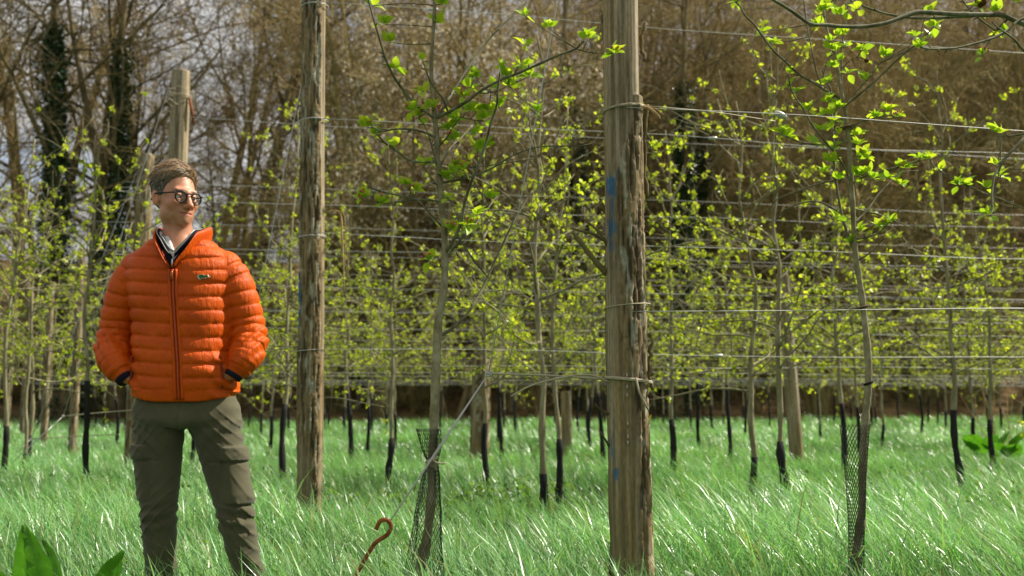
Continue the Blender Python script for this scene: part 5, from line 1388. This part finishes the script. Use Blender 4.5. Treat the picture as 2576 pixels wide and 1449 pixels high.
# collar band, standing open round the neck
def collar(name, grow, z_v, half, hgt, flare, thick, mat, parent, xo=-0.022, lap=1.0):
    m = 61; t = np.linspace(-1, 1, m); a = t * math.pi                      # a = 0 at the back of the neck
    rx, ry = 0.082 + grow, 0.076 + grow
    bx = xo + rx * np.sin(a); by = 0.012 + ry * np.cos(a)
    fr_ = sstep(0.42, 1.0, np.abs(t))
    zb = 1.452 - 0.010 * (1 - np.abs(t)) - (1.452 - z_v) * np.abs(np.clip((np.abs(t) - 0.45) / 0.55, 0, 1)) ** 1.35
    bx = np.where(np.abs(t) > 0.5, np.sign(t) * np.interp(np.abs(t), [0.5, 0.75, 1.0], [rx, rx * 0.60, half]) + np.interp(np.abs(t), [0.5, 1.0], [xo, -0.015]), bx)
    byf = skin_front(bx, zb, 0.004 + grow * 0.3)
    by = by * (1 - fr_) + np.minimum(by, byf) * fr_
    h = hgt * (1 - sstep(0.70, 1.0, np.abs(t)) * 0.80)
    ox = np.sin(a) * flare * lap + np.sign(t) * 0.55 * h * sstep(0.55, 0.85, np.abs(t)) * lap; oy = np.cos(a) * flare - 0.25 * h * fr_
    rows = 7; V_ = []
    for side in (0, 1):
        for k in range(rows):
            f = k / (rows - 1)
            th = thick * (0.5 + 0.9 * math.sin(math.pi * (0.08 + 0.84 * f))) * (0.75 + 0.25 * abs(math.sin(2 * math.pi * f * 1.0)))
            off = th * (0.5 if side else -0.5)
            nx_, ny_ = np.sin(a), np.cos(a)
            V_.append(np.stack([bx + ox * f + nx_ * off, by + oy * f + ny_ * off, zb + h * f + 0.002 * np.sin(a * 9)], -1))
    V_ = np.concatenate(V_); Q = []
    for k in range(rows - 1):
        for j in range(m - 1):
            o_ = k * m + j; Q.append((o_, o_ + 1, o_ + m + 1, o_ + m)); o_ += rows * m; Q.append((o_ + m, o_ + m + 1, o_ + 1, o_))
    for j in range(m - 1):
        o1, o2 = (rows - 1) * m + j, (2 * rows - 1) * m + j; Q.append((o1, o1 + 1, o2 + 1, o2)); o1, o2 = j, rows * m + j; Q.append((o1 + 1, o1, o2, o2 + 1))
    for k in range(rows - 1):
        for j in (0, m - 1):
            o1 = k * m + j; o2 = (rows + k) * m + j; Q.append((o1, o1 + m, o2 + m, o2) if j == 0 else (o1 + m, o1, o2, o2 + m))
    mb = MB(); mb.add(V_, Q); ob = mb.build(name, mat, parent); return V_, m, rows, ob
collar('collar', 0.010, 1.338, 0.006, 0.062, 0.010, 0.013, jk.m, JK, -0.026, 0.55)
# embroidered green emblem with white edge on the chest
ex, ez = (523 - 458) * 0.00142, float(P(523, 695, 3.42)[2]); ey = float(skin_front(ex, ez, 0.012))
out = np.array([(-1.0, 0.05), (-0.85, 0.55), (-0.45, 0.85), (0.0, 0.75), (0.3, 0.45), (0.6, 0.35), (0.75, 0.75), (0.95, 0.2), (1.15, 0.0), (0.9, -0.15), (0.5, -0.2), (0.35, -0.55), (0.1, -0.35), (-0.3, -0.55), (-0.5, -0.85), (-0.75, -0.6), (-0.8, -0.35)])
for nm, sc_, dy_, c_ in (('emblem_edge', 1.25, 0.0, (0.75, 0.74, 0.68)), ('emblem', 0.92, -0.0012, (0.05, 0.16, 0.045))):
    vv = [(ex + 0.0165 * sc_ * a_, ey + dy_ - 0.001, ez + 0.0090 * sc_ * b_) for a_, b_ in out]; nv = len(vv)
    vv += [(x_, y_ + 0.008, z_) for x_, y_, z_ in vv] + [(ex, ey + dy_ - 0.0015, ez)]
    tt = [(i, (i + 1) % nv, 2 * nv) for i in range(nv)]; qq = [(i, (i + 1) % nv, nv + (i + 1) % nv, nv + i) for i in range(nv)]
    mb = MB(); mb.add(vv, qq, tt); mb.build(nm, Mat(nm, c_, 0.7, 0.3).m, JK, False)

for nm_, xs_ in (('pocket_opening', -1), ('pocket_opening', 1)):
    zz = np.linspace(1.035, 0.925, 12); xx = np.interp(zz, TZ, TX) + xs_ * (np.interp(zz, TZ, TA) - 0.022); yy = skin_front(xx, zz, 0.006)
    mb = MB(); mb.tube(np.stack([xx, yy, zz], -1), 0.0045, 6); mb.build(nm_, Mat('pocket_edge', (0.20, 0.025, 0.003), 0.6, 0.3).m, JK)
# ---- navy sweater and shirt inside the collar
navy = Mat('navy_knit', (0.010, 0.011, 0.024), 0.85, 0.2); navy.bump(navy.noise(500, 2), 0.3, 0.002)
shirt = Mat('white_shirt', (0.62, 0.64, 0.62), 0.8, 0.25); shirt.bump(shirt.noise(60, 3), 0.3, 0.004)
xs = axis((-0.13, 0.08, 0.0035)); ys = axis((-0.14, 0.13, 0.0035)); zs = axis((1.26, 1.475, 0.0035)); p = grid(xs, ys, zs)
d = torso(p, -0.010); d = smax(d, p[2] - 1.462, 0.006); d = smax(d, 1.27 - p[2], 0.01)
d = smax(d, np.where(p[1] < 0.03, (p[2] - (1.372 + np.abs(p[0] + 0.020) * 1.75)) * 0.55, -1).astype(np.float32), 0.004); d = smax(d, -torso(p, -0.026), 0.003)
v, q = surface_nets(d, xs, ys, zs); SW = link('sweater', make_mesh('sweater', v, q, None, navy.m, True), MAN)
Vc, mC, rC, _ = collar('sweater_collar', 0.004, 1.378, 0.004, 0.058, 0.008, 0.005, navy.m, SW, -0.027, 0.45)
edge = Vc[(rC - 1) * mC: rC * mC]
mb = MB(); mb.tube(np.concatenate([edge[:14]]) + np.array([0, -0.003, 0]), 0.0014, 5); mb.tube(edge[-14:] + np.array([0, -0.003, 0]), 0.0014, 5); mb.build('zip_edge', Mat('zip_teeth', (0.45, 0.42, 0.36), 0.4, 0.5, 0.5).m, SW)
mb = MB(); zz = 1.368; xx = -0.018; yy = float(skin_front(xx, zz, -0.002))
mb.tube([(xx, yy, zz + 0.010), (xx, yy - 0.004, zz), (xx, yy - 0.004, zz - 0.020), (xx, yy - 0.002, zz - 0.025)], [0.003, 0.0045, 0.0055, 0.004], 8); mb.build('zip_pull', Mat('silver_pull', (0.6, 0.6, 0.58), 0.3, 0.5, 0.9).m, SW)
d = torso(p, -0.018); d = smax(d, p[2] - 1.468, 0.006); d = smax(d, 1.30 - p[2], 0.01)
d = smax(d, np.where(p[1] < 0.03, (p[2] - (1.392 + np.abs(p[0] + 0.018) * 2.0)) * 0.5, -1).astype(np.float32), 0.004); d = smax(d, -torso(p, -0.032), 0.003)
v, q = surface_nets(d, xs, ys, zs); SH = link('shirt', make_mesh('shirt', v, q, None, shirt.m, True), MAN)
collar('shirt_collar', -0.006, 1.398, 0.003, 0.046, 0.006, 0.004, shirt.m, SH, -0.030, 0.35)
# sweater cuffs at the pockets
for A_ in (ARM_L, ARM_R):
    a_, b_ = np.array(A_[-2]), np.array(A_[-1]); d_ = unit(b_ - a_)
    mb = MB(); mb.tube([b_ - d_ * 0.02, b_ + d_ * 0.006, b_ + d_ * 0.020, b_ + d_ * 0.036], [0.032, 0.0345, 0.034, 0.030], 16); mb.build('cuff', navy.m, SW)

# ---- trousers
xs = axis((-0.235, 0.385, 0.0046)); ys = axis((-0.165, 0.175, 0.0048)); zs = axis((0.055, 0.99, 0.0046)); p = grid(xs, ys, zs)
hipa = np.interp(p[2], [0.74, 0.80, 0.855, 0.90, 1.0], [0.175, 0.186, 0.182, 0.160, 0.150]); hipb = np.interp(p[2], [0.74, 0.82, 0.87, 0.91, 1.0], [0.103, 0.116, 0.110, 0.098, 0.095])
k = (np.abs((p[0] - 0.012) / hipa) ** 2.4 + np.abs((p[1] - 0.01) / hipb) ** 2.4) ** (1 / 2.4)
d = ((k - 1) * 0.105).astype(np.float32)
d = smax(d, 0.785 + 0.9 * np.abs(p[0] - 0.016) * 0.2 - p[2], 0.02); d = smax(d, p[2] - 0.975, 0.01)
def leg(L_, seed, out_):
    pts = smooth_path(L_, 4); rad = np.interp(pts[:, 2], [0.06, 0.20, 0.38, 0.48, 0.56, 0.70, 0.80, 0.90], [0.055, 0.054, 0.055, 0.058, 0.064, 0.079, 0.089, 0.080])
    dd, s = chain(p, pts, rad)
    zz = p[2]
    knee = np.exp(-((zz - 0.475) / 0.055) ** 2); low = np.exp(-((zz - 0.20) / 0.13) ** 2); th = np.exp(-((zz - 0.80) / 0.07) ** 2)
    ph = (p[0] * 22 * out_ + p[1] * 9)
    f = 0.0085 * knee * np.sin(zz * 140 + ph + 5.0 * ripple(p, seed, 22)) * (0.4 + 0.6 * ripple(p, seed + 20, 25)) + 0.0060 * low * np.sin(zz * 55 + p[0] * 70 * out_ + 5 * ripple(p, seed + 4, 16)) + 0.004 * th * np.sin(zz * 95 - p[0] * 60 * out_ + 2 * ripple(p, seed + 3, 14))
    f = f + 0.0075 * ripple([p[0], p[1], p[2] * 0.55], seed + 7, 34)
    w1 = zz * 70 + p[0] * 85 * out_ + 4 * ripple(p, seed + 30, 12); crease = (1 - np.abs(np.sin(w1))) ** 3
    w2 = zz * 62 - p[0] * 60 * out_ + p[1] * 30 + 4 * ripple(p, seed + 31, 11); crease2 = (1 - np.abs(np.sin(w2))) ** 3
    amp = 0.35 + 0.65 * knee + 0.5 * low + 0.35 * th
    f = f + 0.0090 * amp * crease * (ripple(p, seed + 40, 20) > -0.15) + 0.0075 * amp * crease2 * (ripple(p, seed + 41, 20) > 0.05)
    return dd - f
DL = leg(LEG_L, 3, -1); DR = leg(LEG_R, 5, 1)
d = smin(d, smin(DL, DR, 0.006), 0.022)
# cargo pockets on the outside of the thighs
def box(p, c, hs, r, rz):
    co, si = math.cos(rz), math.sin(rz); x = (p[0] - c[0]) * co + (p[1] - c[1]) * si; y = -(p[0] - c[0]) * si + (p[1] - c[1]) * co; z = p[2] - c[2]
    qx, qy, qz = np.abs(x) - hs[0] + r, np.abs(y) - hs[1] + r, np.abs(z) - hs[2] + r
    return np.sqrt(np.maximum(qx, 0) ** 2 + np.maximum(qy, 0) ** 2 + np.maximum(qz, 0) ** 2) + np.minimum(np.maximum(qx, np.maximum(qy, qz)), 0) - r
for DX, cs, rz in ((DL, ((-0.150, -0.030, 0.622), (-0.152, -0.030, 0.703)), 0.62), (DR, ((0.238, -0.030, 0.612), (0.224, -0.030, 0.697)), -0.60)):
    b1 = box(p, cs[0], (0.056, 0.070, 0.090), 0.012, rz); b2 = box(p, cs[1], (0.058, 0.073, 0.025), 0.008, rz)
    d = d + 0.0045 * np.exp(-(b1 / 0.0045) ** 2) * (DX < 0.02)
    d = smin(d, smax(DX - 0.0095 - 0.004 * ripple(p, 51, 40), b1 + 0.003, 0.010), 0.003)
    d = smin(d, smax(DX - 0.0165 - 0.004 * ripple(p, 52, 45), b2, 0.006), 0.002)
    d = d + 0.004 * np.exp(-((p[2] - cs[1][2] + 0.028) / 0.004) ** 2) * (b2 < 0.02)
fly = np.exp(-((p[0] - 0.020) / 0.004) ** 2) * (p[1] < 0) * sstep(0.76, 0.80, p[2]); d = d + 0.004 * fly
d = smax(d, 0.085 - p[2], 0.006)
v, q = surface_nets(d, xs, ys, zs)
tm = Mat('olive_cotton', rough=0.88, spec=0.2); tn = tm.noise(6, 4); tw_ = tm.noise(420, 2)
tm.color(tm.ramp(tn, [(0.3, (0.058, 0.053, 0.028)), (0.6, (0.084, 0.077, 0.042)), (0.8, (0.115, 0.104, 0.060))])); tm.bump(tw_, 0.25, 0.002); tm.b.inputs['Sheen Weight'].default_value = 0.2
TR = link('trousers', make_mesh('trousers', v, q, None, tm.m, True), MAN); TR["label"] = 'olive green cargo trousers'
# boots
for L_, s_ in ((LEG_L, -1), (LEG_R, 1)):
    f = L_[-1]; xs = axis((f[0] - 0.09, f[0] + 0.12, 0.006)); ys = axis((f[1] - 0.22, f[1] + 0.12, 0.006)); zs = axis((-0.012, 0.20, 0.006)); p = grid(xs, ys, zs)
    d = smin(ell(p, (f[0] + 0.022 * s_, f[1] - 0.065, 0.048), (0.054, 0.138, 0.052)), capsule(p, (f[0], f[1] + 0.005, 0.05), (f[0], f[1], 0.16), 0.052, 0.050), 0.03)
    d = smax(d, 0.004 - p[2], 0.004); v, q = surface_nets(d, xs, ys, zs)
    link('boot', make_mesh('boot', v, q, None, M['rust'] if False else Mat('brown_leather', (0.07, 0.042, 0.022), 0.6, 0.4).m, True), MAN)
